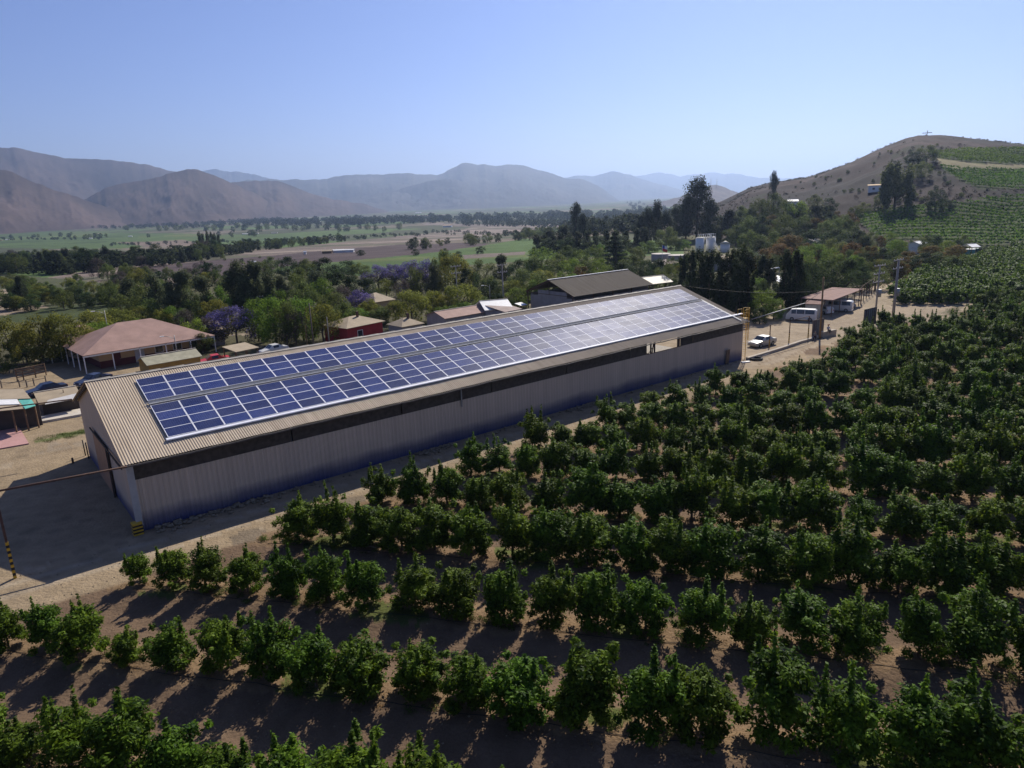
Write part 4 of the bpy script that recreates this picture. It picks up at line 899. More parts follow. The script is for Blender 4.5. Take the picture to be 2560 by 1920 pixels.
# brown roofed barn behind the warehouse
bn = empty('barn', Bp(75.6, -27.1, 0), THB, 'big barn with dark brown corrugated roof behind the warehouse', 'barn')
for s in (1, -1):
    V, F = corrugated(0, 21.3, .3, .03, [0, .5, 1], lambda x, q, d: (x, 6.6 - s * 6.6 * q, 7. - 2.5 * q + d)); link('roof', np_mesh('roof', V, F, M_BROWN, True), bn)
MB().bar((-.05, 6.6, 7.06), (21.35, 6.6, 7.06), .35, .08).build('ridge_cap', M_WHITE, bn)
mb = MB().box(.8, .95, .7, 12.5, 0, 3.9).box(.8, .95, 2.6, 10.4, 3.9, 4.9).box(20.4, 20.55, .7, 12.5, 0, 4.3).box(.95, 20.4, 12.35, 12.5, 0, 4.2).box(.95, 20.4, .7, .85, 0, 3.7); mb.build('wall', M_GREYW, bn)
for yy in (.5, 12.7): 
    for xx in (.3, 5.4, 10.5, 15.6, 20.9): MB().bar((xx, yy, 0), (xx, yy, 4.45), .15).build('post', M_RUST, bn)
for xx in (.2, 7, 14, 21): mb = MB(); mb.bar((xx, .2, 4.4), (xx, 6.6, 6.85), .08, .2).bar((xx, 13, 4.4), (xx, 6.6, 6.85), .08, .2).bar((xx, .2, 4.35), (xx, 13, 4.35), .08).bar((xx, 6.6, 4.35), (xx, 6.6, 6.8), .08); mb.build('truss', M_RUST, bn)
# pink roofed house with verandah
px_house('veranda_house', 'pink hip roofed house with white verandah posts and cream walls', 'house', (206, 890), (538, 838), 13.5, 2.6, 5.6, M_CREAM, M_PINK, roof='hip', over=.1, dado=M_MAR, inset=(2.4, .6, 2.2, .5),
         doors=[(7.2, 1.3, 0, 2.2, M_PANE), (4.3, 1.0, 0, 2.15, M_MAR)], wins=[(10, 1.2, .9, 2.1), (12.6, 1.3, .9, 2.1), (15, 1.2, .9, 2.1)], posts=5)
px_house('annex_house', 'small pink hipped annex behind the left end of the verandah house', 'house', (178, 852), (278, 836), 7, 2.9, 4.7, M_CREAM, M_PINK, roof='hip', over=.4)
px_house('yellow_shed', 'low ochre shed with pale ridged roof just behind the warehouse ridge', 'shed', (367, 914), (506, 890), 4.4, 2.3, 3.1, M_OCH, mat('pale_green_roof', (.33, .31, .22), .85, .2, 1.2), roof='gable', over=.25)
px_house('red_house', 'red walled house with beige roof and stove pipe beyond the ridge', 'house', (866, 822), (964, 802), 6.5, 2.7, 3.9, M_RED, M_BEIGE, roof='hip', over=.4, chimney=True, wins=[(2.4, 1.1, .9, 2)])
px_house('side_shed', 'small beige roof just peeping over the ridge right of the red house', 'shed', (1004, 818), (1062, 808), 4.5, 2.6, 3.6, M_GREYW, M_BEIGE, roof='hip', over=.3, chimney=True)
px_house('ranch_house', 'beige roofed house half hidden behind round trees', 'house', (938, 756), (990, 748), 7, 2.8, 4.2, M_CREAM, M_BEIGE, roof='hip', over=.4)
px_house('long_shed', 'long low shed with faded pink roof left of the brown barn', 'shed', (1112, 797), (1275, 770), 6, 2.6, 3.5, M_GREYW, M_PINK, roof='gable', over=.3)
px_house('lean_to', 'pale roofed lean-to between the pink shed and the barn', 'shed', (1262, 780), (1306, 772), 5, 2.9, 3.6, M_GREYW, mat('grey_pink_roof', (.33, .26, .23), .85, .15, .8), roof='shed', over=.2)
px_house('white_roof_shed', 'shed with bright white roof behind the long pink roof', 'shed', (1212, 776), (1284, 770), 7, 3.0, 4.2, M_GREYW, M_WHITE, roof='gable', over=.2)
px_house('small_white_porch', 'tiny white topped porch at the barn wall', 'porch', (1302, 764), (1318, 761), 1.6, 2.3, 2.6, M_GREYW, M_WHITE, roof='shed', over=.1, openf=True, posts=1)
px_house('beige_carport', 'low beige carport roof left of the bright green trees', 'carport', (590, 880), (648, 868), 3.5, 2.3, 2.7, M_WOOD, M_BEIGE, roof='shed', openf=True, posts=2)
px_house('back_shed', 'beige roofed shed to the right behind the verandah house', 'shed', (520, 828), (566, 822), 6, 2.6, 3.4, M_GREYW, M_BEIGE, roof='shed')
px_house('timber_shelter', 'open timber shelter with white roof beside the barn', 'shelter', (1618, 712), (1684, 704), 6, 3.6, 4.8, M_WOOD, mat('cream_sheet', (.6, .55, .42), .6, .1, 1), roof='gable', openf=True, posts=4)
def rf(name, label, pa, pb, depth, ze, zr, wm=None, rm=None, roof='gable', cat='shed', **kw): return px_house(name, label, cat, pa, pb, depth, ze, zr, wm or M_GREYW, rm or M_BEIGE, roof=roof, **kw)
rf('tank_shed', 'low pinkish roof in front of the round concrete tanks', (1660, 662), (1702, 656), 6, 2.2, 3.2, rm=mat('grey_pink_roof', (.33, .26, .23)), roof='hip')
rf('grove_hut', 'little beige roof in the trees below the white silos', (1814, 650), (1842, 646), 6, 3, 4)
rf('grove_house', 'brown roofed white house among trees left of the orange shrubs', (1918, 638), (1945, 634), 6, 3, 4.4, wm=M_WHITE, rm=mat('brown_tile', (.22, .13, .09)))
rf('slope_hut', 'small grey roof under the wooded slope', (2040, 606), (2060, 602), 5, 3.6, 4.6, rm=M_CONC)
rf('white_hut', 'small white roofed hut left of the tank shelter', (2302, 611), (2321, 607), 4, 3.0, 3.8, rm=M_WHITE, wm=M_WHITE)
rf('tank_shelter', 'white roofed shelter beside the green water tank', (2430, 618), (2453, 617), 4.5, 3.6, 4.4, rm=M_WHITE, openf=True, posts=2)
hh = G(2195, 480); hz = hh.z
house('hill_house', 'white house with flat roof on the hillside beside a willow', 'house', hh + Vector((-4, 2, 0)), hh + Vector((4, -2, 0)), 5, hz + 3.0, hz + 3.5, M_WHITE, M_CREAM, roof='shed', z0=hz, wins=[(2, 1.2, 1., 2.), (5.5, 1.2, 1., 2.)])
hh = G(1984, 520); house('white_cabin', 'tiny white cabin in the wooded hillside', 'house', hh + Vector((-3, 0, 0)), hh + Vector((2, -1, 0)), 4, hh.z + 3.2, hh.z + 4.2, M_WHITE, M_WHITE, z0=hh.z)
# low roofs at the left edge
q_ = [(-60, 1075), (-60, 1051), (36, 1049), (72, 1108), (-60, 1132)]
MB().slab([at(*p, .12) for p in ((-70, 1133), (72, 1108), (36, 1049), (-70, 1056))], .4).build('pavement', M_PINK2); props(col.objects[-1], kind='structure')
MB().slab([at(*p, .25) for p in ((47, 1063), (203, 1035), (205, 1020), (41, 1052))], .4).build('path', mat('pale_concrete', (.50, .45, .38), .85, .12, 1.5)); props(col.objects[-1], kind='structure')
TL = empty('patched_shed', at(0, 1035, 0), 0, 'open shed whose roof mixes beige, white and turquoise sheets', 'shed')
def sheet(pts, z, m_, nm='roof', zz=None): q = [at(*p, (zz[i] if zz else z)) - TL.location for i, p in enumerate(pts)]; MB().slab(q, .05).build(nm, m_, TL)
sheet([(-70, 1000), (77, 996), (58, 972), (-70, 975)], 3.0, M_BEIGE, zz=[2.9, 2.9, 3.2, 3.2]); sheet([(-70, 1014), (50, 1010), (40, 993), (-70, 996)], 2.8, M_WHITE, zz=[2.75, 2.75, 2.92, 2.92])
sheet([(-70, 1034), (63, 1021), (51, 1009), (-70, 1013)], 2.6, M_BEIGE, zz=[2.5, 2.5, 2.7, 2.7]); sheet([(63, 1022), (89, 1014), (77, 996), (43, 996)], 2.6, M_TURQ, zz=[2.55, 2.55, 2.84, 2.84])
for p in ((-30, 1030), (30, 1026), (60, 1020), (86, 1013)): q = at(*p, 2.45); MB().box(-.06, .06, -.06, .06, 0, 2.4).build('post', M_WOOD, TL, (q.x - TL.location.x, q.y - TL.location.y, 0))
shade_m = mat('dark_shed_side', (.06, .05, .045)); qa = at(-40, 1032, 2.45) - TL.location; qb = at(84, 1014, 2.45) - TL.location
mb = MB(); off_ = Vector((-.3, 1.2, 0)); q0 = Vector((qa.x, qa.y, 1.15)) + off_; q1 = Vector((qb.x, qb.y, 1.15)) + off_; mb.bar(q0, q1, .12, 2.3)
mb.build('wall', shade_m, TL)  # added sheet, no real wall: its dark colour is the shade under the roof
px_house('gable_shed', 'low shed with beige roof and pale grey lower strip behind the left gable', 'shed', (97, 1011), (205, 992), 6.5, 1.5, 2.2, mat('dark_shed_side', (.06, .05, .045)), M_BEIGE, roof='gable', over=.3)
MB().slab([at(112, 1011, 1.62), at(199, 995, 1.62), at(196, 982, 1.86), at(120, 1000, 1.86)], .05).build('awning', mat('pale_grey_sheet', (.50, .48, .46), .6, .1, 1)); props(col.objects[-1], 'pale grey awning sheet on the low shed behind the left gable', 'awning')
# junk and a parked motorbike in the shade by the open shed
# ------------------------------------------------------------------ round tanks, silos
M_TANK = mat('tank_concrete', (.32, .28, .25), .85, .15, .8, bump=.01)
def drum(name, label, px_, py_, r, h, m_, top=None, cat='tank', z=None, parts=True, group=None):
    p = G(px_, py_); o = empty(name, p, 0, label, cat, group); n = 28
    MB().tube([(0, 0, -.5), (0, 0, h)], r, n, cap=True).build('shell', m_, o)
    if top: MB().tube([(0, 0, h), (0, 0, h + .12)], [r * 1.02, r * .98], n).build('lid', top, o)
    return o, p
pale = mat('tank_top', (.45, .40, .35), .8, .1, 1)
drum('round_tank', 'round concrete water tank, the left one, behind the flag', 1652, 655, 3.1, 2.6, M_TANK, pale, group='concrete tanks')
drum('round_tank', 'round concrete water tank, the right one, with a box on its lid', 1693, 659, 3.0, 2.6, M_TANK, pale, group='concrete tanks')
s1, p1 = drum('silo', 'white steel silo, the left one of the pair with a catwalk', 1749, 631, 1.55, 5.2, M_WHITE, M_STEEL, 'silo', group='white silos')
s2, p2 = drum('silo', 'white steel silo, the right one of the pair with the stair', 1776, 629, 1.75, 5.2, M_WHITE, M_STEEL, 'silo', group='white silos')
cw = empty('catwalk', (p1 + p2) / 2, frame_from(p1, p2)[0], 'white railed catwalk over the two silos with its steep stair', 'catwalk'); zc_ = 5.3
mb = MB(); mb.box(-3.2, 4.2, -.5, .5, zc_, zc_ + .08).build('deck', M_WHITE, cw)
mb = MB(); mb.bar((-3.2, -.5, zc_ + 1.2), (4.2, -.5, zc_ + 1.2), .07).bar((-3.2, .5, zc_ + 1.2), (4.2, .5, zc_ + 1.2), .07)
for xx in np.arange(-3.2, 4.3, .92): mb.bar((xx, -.5, zc_), (xx, -.5, zc_ + 1.2), .06).bar((xx, .5, zc_), (xx, .5, zc_ + 1.2), .06)
mb.build('railing', M_WHITE, cw)
mb = MB(); mb.bar((.3, -2.1, zc_ + 1.3), (5.2, -2.4, 0), .1, .3).bar((.3, -1.4, zc_ + 1.3), (5.2, -1.7, 0), .1, .3)
for i in range(16): mb.bar((.3 + 4.9 * i / 16, -2.1, (zc_ + 1.3) * (1 - i / 16)), (.3 + 4.9 * i / 16, -1.4, (zc_ + 1.3) * (1 - i / 16)), .12, .04)
mb.build('stair', M_WHITE, cw)
hp, ph = drum('hopper_tank', 'smaller white tank with cone roof right of the silos', 1812, 630, 1.7, 3.0, M_WHITE, None); MB().tube([(0, 0, 3.0), (0, 0, 4.0)], [2.0, .2], 16).build('cone_roof', mat('cream_sheet', (.6, .55, .42)), hp)
drum('water_tank', 'turquoise plastic water tank under the white shelter', 2424, 646, 1.3, 2.6, mat('turquoise_tank', (.10, .28, .25), .5, .1, 1), M_WHITE)
drum('water_tank', 'dull green plastic tank right behind the turquoise one', 2442, 642, 1.2, 2.5, mat('green_tank', (.09, .18, .14), .5, .1, 1))
fp = G(1655, 664); fo = empty('flag', fp, 0, 'white and red flag with blue canton on a thin pole by the tanks', 'flag'); MB().tube([(0, 0, 0), (0, 0, 6.3)], .05, 6).build('flag_pole', M_WHITE, fo)
def cloth(x0, x1, z0, z1, m_, nm, n=6):
    vs_ = []; 
    for i in range(n + 1):
        x = x0 + (x1 - x0) * i / n
        for z in (z0, z1):
            for y in (-.01, .01): vs_.append((x, .18 * math.sin(x * 3) + y, z - .35 * x))
    fs = []
    for i in range(n): a = i * 4; fs += [(a, a + 4, a + 6, a + 2), (a + 1, a + 3, a + 7, a + 5), (a + 2, a + 6, a + 7, a + 3), (a, a + 1, a + 5, a + 4)]
    MB().add(vs_, fs).build(nm, m_, fo)
cloth(.05, 1.5, 4.4, 5.3, mat('flag_red', (.5, .03, .03), .7, .05), 'red_band'); cloth(.75, 1.5, 5.31, 6.2, M_WHITE, 'white_band'); cloth(.05, .74, 5.31, 6.2, mat('flag_blue', (.03, .07, .35), .7, .05), 'blue_canton')
# white canopies
def canopy(label, pts, zs, m_=M_WHITE):
    q = [at(*p, z) for p, z in zip(pts, zs)]; c = sum(q, Vector()) / len(q); c.z = 0; o = empty('canopy', c, 0, label, 'canopy'); MB().slab([v - c for v in q], .04).build('cover', m_, o)
    for v in q: MB().bar(Vector((v.x - c.x, v.y - c.y, 0)), v - c - Vector((0, 0, .05)), .06).build('post', M_STEEL, o)
canopy('bright white canopy among dark trees left of the carport', [(1936, 700), (1956, 708), (1957, 694), (1942, 688)], [2.3, 2.2, 2.6, 3.0])
canopy('narrow pale shade roof above the white canopy', [(1925, 674), (1949, 669), (1948, 667), (1925, 671)], [2.6, 2.6, 2.8, 2.8])
# ------------------------------------------------------------------ carport and yard on the right
M_CPR = mat('faded_red_roof', (.21, .115, .095), .85, .15, 1)
px_house('long_carport', 'long carport with faded red roof sheltering vans', 'carport', (2083, 750), (2158, 722), 5.5, 2.9, 2.9, M_RUST, M_CPR, roof='shed', openf=True, posts=4)
house('yard_kiosk', 'small white kiosk with brown sloping roof beside the carport', 'kiosk', at(2011, 759, 2.3), at(2052, 761, 2.3), 3.0, 2.3, 2.9, mat('kiosk_wall', (.42, .38, .32)), M_CPR, roof='shed', over=.15)
# overhead pipes between striped gate posts
gp = [(1923, 869), (1972, 857), (2020, 845)]
gpos = [at(*p) for p in gp]
for i, p in enumerate(gpos): striped('gate_post', ['striped yellow and black post beside the silver sedan', 'middle striped post of the yard gate', 'striped post nearest the left wooden board'][i], 'post', p, .12, 3.2, 12, THB, base=1.5 if i else 1.2, group='striped posts of the yard')
b0 = gpos[1] + Vector((0, 0, 3.2)); b1 = gpos[2] + Vector((0, 0, 3.25)); pole_between('gate_beam', 'dark overhead pipe joining two striped yard posts', 'beam', b0, b1, .05, M_RUST)
pole_between('overhead_cable', 'thick pale cable rising from the yellow ladder over the yard', 'cable', at(1880, 798, 4.6), at(2012, 758, 5.2), .06, M_STEEL)
pole_between('overhead_cable', 'thin cable rising to the tall yard pole', 'cable', at(2012, 758, 5.2), at(2050, 732, 6.0), .04, M_POLE)
yp = at(2049, 848); MB().tube([(0, 0, 0), (-.1, 0, 9.0)], [.14, .11], 8).build('wooden_pole', mat('ochre_pole', (.24, .15, .07), .85, .2, 4), None, yp); props(col.objects[-1], 'tall ochre pole in front of the left wooden board', 'pole')
# framed boards
def board(label, pa, pb, h, legs, side_m):
    A = at(*pa); B = at(*pb); rz, L = frame_from(A, B); o = empty('framed_board', A, rz, label, 'board', 'framed boards by the orchard edge'); z0 = legs
    MB().box(0, L, -.03, .03, z0, z0 + h).build('panel', mat('weathered_board', (.17, .135, .12), .85, .2, 3), o)
    mb = MB(); mb.bar((0, -.06, z0), (L, -.06, z0), .08).bar((0, -.06, z0 + h), (L, -.06, z0 + h), .08)
    for i in range(7): mb.bar((L * i / 6, -.06, z0), (L * i / 6, -.06, z0 + h), .07)
    mb.build('frame', M_POLE, o); MB().box(L * .36, L * .66, -.05, -.031, z0 + .1, z0 + h - .1).build('sheet', mat('greenish_sheet', (.18, .19, .17), .8, .1, 2), o)
    for xx in (L * .2, L * .8): MB().bar((xx, 0, 0), (xx, 0, z0), .1).build('leg', M_RUST, o)
board('framed timber board behind the tall ochre pole', (2029, 844), (2056, 838), 2.4, .15, None)
board('framed timber board at the foot of the concrete power poles', (2156, 830), (2186, 822), 2.6, .8, None)
# kerb wall where people sit
def lowwall(label, pts, w_, h):
    P = [at(*p) for p in pts]; o = MB()
    for a, b_ in zip(P[:-1], P[1:]): o.bar(a + Vector((0, 0, h / 2 - .05)) - P[0], b_ + Vector((0, 0, h / 2 - .05)) - P[0], w_, h)
    props(o.build('low_wall', mat('wall_render', (.40, .345, .275), .9, .15, 1.5, bump=.01), None, P[0]), label, 'wall')
lowwall('low crooked concrete kerb running from the ladder to the boards', [(1868, 900), (1908, 888), (1960, 872), (2000, 858), (2030, 850), (2052, 842)], .45, .4)
lowwall('higher pale end block of the kerb where a person sits', [(2052, 845), (2086, 838)], .6, .95)
p = at(1908, 888); MB().box(-.7, .7, -.35, .35, 0, .15).build('concrete_slab', mat('pale_concrete', (.5, .45, .38)), None, p, THB); props(col.objects[-1], 'flat pale slab at the left tip of the kerb', 'slab')
p = at(1864, 906); MB().box(-.6, .6, -.2, .2, 0, .12).build('pale_bag', M_WHITE, None, p, .3); props(col.objects[-1], 'white bag lying below the ladder', 'bag')
p = at(1890, 899); mb = MB(); mb.tube([(.75 * math.cos(t), .75 * math.sin(t), .14 + .01 * math.sin(t * 3)) for t in np.linspace(0, 2 * math.pi, 19)], .13, 8, cap=False).build('tyre', M_RUB, None, p); props(col.objects[-1], 'big black tyre lying on the track near the ladder', 'tyre')
# fence at the foot of the track
def postfence(name, label, pts, h, m_, rails=(.6, 1.2), n=None, cat='fence', vis=0, rw=.05):
    P = [G(*p) for p in pts]; o = empty(name, P[0], 0, label, cat)
    for q, (a, b_) in enumerate(zip(P[:-1], P[1:])):
        k = n or max(1, int((b_ - a).length / 2.5))
        for i in range(k + (q == len(P) - 2)):
            c = a.lerp(b_, i / k) - P[0]; MB().bar(c, c + Vector((0, 0, h)), .11).build('post', m_, o)
        for r_ in rails: MB().bar(a - P[0] + Vector((0, 0, r_)), b_ - P[0] + Vector((0, 0, r_)), rw).build('rail', m_, o)
    return o
postfence('pipe_fence', 'tall rusty post fence between the carport and the uphill track', [(2146, 765), (2158, 752), (2172, 742), (2185, 732)], 3.2, M_RUST, rails=(1.5, 3.15))
postfence('corral_fence', 'brown timber corral rails left of the verandah house', [(44, 953), (60, 950), (90, 944), (116, 938)], 1.7, M_WOOD, rails=(.5, .9, 1.3, 1.6), n=1, rw=.12)
postfence('garden_fence', 'thin green posts of a low garden fence in front of the corral', [(5, 970), (50, 968), (68, 968), (86, 964), (116, 958)], 1.0, M_POLE, rails=(.7,), n=1)
postfence('kerb_fence', 'line of short posts on a pale kerb below the olive trees', [(0, 918), (60, 912), (125, 904), (152, 900)], .9, M_POLE, rails=(.05,), rw=.3)
lowwall('long white wall edging the far orchard below the green tank', [(2418, 653), (2472, 640)], .35, .8)
# ------------------------------------------------------------------ vehicles
def vehicle(name, label, cat, p, rz, st, body_m, glass, wheels, r=.32, extras=None, group=None):
    """st: (x, z_low, z_belt, z_top, half width) along the car; glass: list of (i0,i1) station spans with side windows"""
    o = empty(name, p, rz, label, cat, group); V = []; F = []
    ring = lambda s: [(s[0], -s[4] * .92, s[1]), (s[0], -s[4], s[1] + (s[2] - s[1]) * .45), (s[0], -s[4] * .97, s[2]), (s[0], -s[4] * (.97 if s[3] - s[2] < .05 else .80), s[3]), (s[0], -s[4] * .45, s[3] + .03),
                      (s[0], s[4] * .45, s[3] + .03), (s[0], s[4] * (.97 if s[3] - s[2] < .05 else .80), s[3]), (s[0], s[4] * .97, s[2]), (s[0], s[4], s[1] + (s[2] - s[1]) * .45), (s[0], s[4] * .92, s[1])]
    k = 10
    for s in st: V += ring(s)
    for i in range(len(st) - 1):
        for j in range(k): F.append((i * k + j, i * k + (j + 1) % k, (i + 1) * k + (j + 1) % k, (i + 1) * k + j))
    F.append(tuple(range(k))); F.append(tuple(range((len(st) - 1) * k, len(st) * k))[::-1])
    MB().add(V, F).build('body', body_m, o)
    for i0, i1 in glass['side']:
        for sd_ in (-1, 1):
            a, b_ = st[i0], st[i1]; g = lambda s, q, dx: (s[0] + dx, sd_ * (s[4] * (.97 + (.80 - .97) * q) + .012), s[2] + (s[3] - s[2]) * q)
            MB().slab([g(a, .12, .06), g(b_, .12, -.06), g(b_, .86, -.06), g(a, .86, .06)], .008).build('window', M_GLASS, o)
    for i0, nm in glass['cross']:
        a, b_ = st[i0], st[i0 + 1]; up_ = b_[3] > a[3]; q0, q1 = .1, .92
        f = lambda q: (a[0] + (b_[0] - a[0]) * q, (a[4] + (b_[4] - a[4]) * q) * .72, a[3] + (b_[3] - a[3]) * q + .05)
        x, y, z = f(q0); x2, y2, z2 = f(q1); MB().slab([(x, -y, z), (x, y, z), (x2, y2, z2), (x2, -y2, z2)], .012).build(nm, M_GLASS, o)
    wv = max(s[4] for s in st)
    for wx in wheels:
        for sd_ in (-1, 1):
            t = MB().tube([(wx, sd_ * (wv - .2), r), (wx, sd_ * (wv + .01), r)], r, 16).build('wheel', M_RUB, o); MB().tube([(wx, sd_ * (wv + .005), r), (wx, sd_ * (wv + .02), r)], r * .6, 12).build('rim', M_STEEL, t)
    xf, xr = st[0], st[-1]
    for sd_ in (-1, 1):
        MB().box(xf[0] - .03, xf[0] + .06, sd_ * xf[4] * .7 - .14, sd_ * xf[4] * .7 + .14, xf[1] + .25, xf[1] + .4).build('headlight', M_PANE, o)
        MB().box(xr[0] - .05, xr[0] + .02, sd_ * xr[4] * .8 - .07, sd_ * xr[4] * .8 + .07, xr[1] + .35, xr[1] + .6).build('tail_light', M_RED, o)
    MB().box(xf[0] - .08, xf[0] + .02, -xf[4] * .9, xf[4] * .9, xf[1] + .02, xf[1] + .18).build('bumper', M_STEEL, o)
    return o
SED = [(0, .28, .55, .56, .78), (.12, .22, .72, .73, .84), (1.25, .2, .88, .90, .87), (1.9, .2, .92, 1.38, .87), (2.9, .2, .93, 1.43, .87), (3.65, .2, .95, .99, .86), (4.3, .24, .93, .94, .83), (4.42, .32, .75, .76, .78)]
VAN = [(0, .3, .95, .96, .80), (.1, .25, 1.05, 1.10, .84), (.75, .25, 1.12, 1.92, .86), (1.6, .25, 1.12, 2.0, .86), (2.9, .25, 1.12, 2.0, .86), (4.45, .25, 1.12, 1.97, .86), (4.68, .3, 1.05, 1.75, .84)]
HAT = [(0, .28, .6, .61, .74), (.12, .22, .75, .76, .8), (.9, .2, .9, .92, .82), (1.45, .2, .93, 1.4, .82), (2.6, .2, .95, 1.46, .82), (3.5, .2, .97, 1.38, .8), (3.8, .26, .9, .95, .78)]
GS = dict(side=[(3, 4)], cross=[(2, 'windscreen'), (4, 'rear_window')]); GV = dict(side=[(2, 3), (3, 4), (4, 5)], cross=[(1, 'windscreen')]); GH = dict(side=[(3, 4), (4, 5)], cross=[(2, 'windscreen')])
M_SIL = mat('silver_paint', (.42, .41, .38), .3, .04, 1, metal=.3, spec=.6); M_WP = mat('white_car_paint', (.62, .62, .60), .3, .05, 1, spec=.5); M_NAVY = mat('navy_paint', (.02, .03, .07), .3, .1, 1, spec=.5); M_REDP = mat('red_paint', (.5, .03, .03), .35, .08, 1, spec=.5)
def park(name, label, cat, px_, py_, heading_px, st, m_, g, wh, r=.32, group='vehicles parked in the right yard'):
    p = at(px_, py_); q = at(*heading_px); d = q - p; rz = math.atan2(d.y, d.x) + math.pi      # front (x=0) towards heading
    L = st[-1][0]; c = Vector((p.x - math.cos(rz) * L / 2, p.y - math.sin(rz) * L / 2, 0)); return vehicle(name, label, cat, c, rz, st, m_, g, wh, r, group=group)
park('sedan', 'silver sedan parked beside the yellow ladder', 'car', 1905, 864, (1868, 872), SED, M_SIL, GS, (.85, 3.45))
park('van', 'white passenger van standing alone in the yard', 'van', 2003, 801, (1960, 799), VAN, M_WP, GV, (.95, 3.75), .33)
park('van', 'white passenger van nosed under the carport roof', 'van', 2095, 778, (2060, 776), VAN, M_WP, GV, (.95, 3.75), .33)
park('hatchback', 'small white and blue car between the two white vans', 'car', 2056, 783, (2030, 778), HAT, M_WP, GH, (.75, 3.1))
park('sedan', 'dark blue car in the shade at the back of the carport', 'car', 2118, 768, (2140, 778), SED, M_NAVY, GS, (.85, 3.45))
park('sedan', 'dark navy car parked behind the beige roofed low shed', 'car', 118, 985, (88, 991), SED, M_NAVY, GS, (.85, 3.45), group=None)
park('sedan', 'bright red car between the yellow shed and the verandah house', 'car', 535, 911, (507, 915), SED, M_REDP, GS, (.85, 3.45), group=None)
park('sedan', 'dark car whose roof shows over the left end of the ridge', 'car', 236, 961, (209, 968), SED, M_NAVY, GS, (.85, 3.45), group=None)
park('sedan', 'pale car peeping over the ridge behind the beige carport', 'car', 684, 884, (652, 890), SED, M_WP, GS, (.85, 3.45), group=None)
# ------------------------------------------------------------------ people
SKIN = mat('skin', (.30, .17, .11), .6, .05, 3)
def skinfig(name, J, E, m_, parent=None, sub=1):
    me = bpy.data.meshes.new(name); me.from_pydata([j[0] for j in J], E, []); o = bpy.data.objects.new(name, me); col.objects.link(o); me.materials.append(m_)
    sk = o.modifiers.new('skin', 'SKIN'); lay = me.skin_vertices[0] if me.skin_vertices else None
    if lay:
        for i, j in enumerate(J): lay.data[i].radius = (j[1], j[1] if len(j) < 3 else j[2]); lay.data[i].use_root = (i == 0)
    s_ = o.modifiers.new('sub', 'SUBSURF'); s_.levels = sub; s_.render_levels = sub
    if parent: o.parent = parent
    return o
def person(label, p, rz, shirt, pants, sit=.0, hat=None, hair=None):
    o = empty('person', p, rz, label, 'person')
    h = sit if sit else .92
    hip = (0, 0, h + .08); ch = (0, -.02, h + .48); nk = (0, -.02, h + .6); hd = (0, .01, h + .78)
    J = [(hip, .13, .10), ((0, 0, h + .28), .12, .09), (ch, .15, .10), (nk, .05), ((0, .0, h + .70), .075), (hd, .095)]
    E = [(0, 1), (1, 2), (2, 3), (3, 4), (4, 5)]
    PJ = [(hip, .15, .12)]; PE = []; SJ = [((0, 0, h + .1), .15, .12), ((0, 0, h + .28), .14, .11), (ch, .17, .12), ((0, -.02, h + .57), .08)]; SE = [(0, 1), (1, 2), (2, 3)]
    for s in (-1, 1):
        b = len(J)
        if sit: kn = (s * .12, .42, h + .08); an = (s * .12, .46, h - .36); toe = (s * .12, .6, h - .42); th = (s * .10, .1, h + .06)
        else: kn = (s * .10, .03, .48); an = (s * .10, -.02, .08); toe = (s * .10, .14, .03); th = (s * .1, 0, .86)
        J += [(th, .085), (kn, .06), (an, .04), (toe, .035)]; E += [(0, b), (b, b + 1), (b + 1, b + 2), (b + 2, b + 3)]
        pb = len(PJ); PJ += [(th, .1), (kn, .075), ((an[0], an[1], an[2] + .04), .06)]; PE += [(0, pb), (pb, pb + 1), (pb + 1, pb + 2)]
        b = len(J); sh = (s * .19, -.02, h + .52); el = (s * .26, .08, h + .27); wr = (s * .18, .28, h + .16)
        J += [(sh, .05), (el, .04), (wr, .028), ((s * .16, .35, h + .14), .03)]; E += [(2, b), (b, b + 1), (b + 1, b + 2), (b + 2, b + 3)]
        f = len(J)
        for q in range(4): J.append(((s * (.13 + .02 * q), .41 - .006 * abs(q - 1.5), h + .12), .009)); E.append((b + 3, f + q))
        J.append(((s * .12, .36, h + .15), .01)); E.append((b + 3, f + 4))
        sb = len(SJ); SJ += [(sh, .065), (el, .055), ((wr[0], wr[1] - .03, wr[2]), .042)]; SE += [(2, sb), (sb, sb + 1), (sb + 1, sb + 2)]
    body = skinfig('body', J, E, SKIN, o); skinfig('trousers', PJ, PE, pants, o); skinfig('shirt', SJ, SE, shirt, o)
    if hair: MB().tube([(0, -.02, h + .76), (0, -.01, h + .84), (0, 0, h + .9)], [.105, .1, .03], 10).build('hair', hair, o)
    if hat: MB().tube([(0, .02, h + .83), (0, .02, h + .85), (0, 0, h + .855), (0, 0, h + .93)], [.19, .19, .11, .08], 12).build('hat', hat, o)
    return o
pw = at(2069, 842); person('person in a white shirt and reddish hat sitting on the pale block', (pw.x, pw.y, .5), math.pi + .3, mat('white_shirt', (.55, .53, .55), .8, .05), mat('dark_trousers', (.03, .03, .045), .8, .1), sit=.45, hat=mat('red_hat', (.30, .10, .05), .8, .1))
pw = at(2037, 850); person('person in a grey top with dark trousers crouched on the kerb by the pole', (pw.x, pw.y, 0), math.pi - .5, mat('grey_shirt', (.22, .20, .18), .8, .1), mat('dark_trousers', (.03, .03, .045)), sit=.45, hair=mat('grey_hair', (.25, .23, .21), .8, .1))
pw = at(2432, 905); person('person in a pale shirt standing among the orchard trees', (pw.x, pw.y, .6), 2.6, mat('pale_shirt', (.45, .45, .47), .8, .1), mat('blue_trousers', (.08, .10, .16), .8, .1), hair=mat('dark_hair', (.02, .018, .015)))
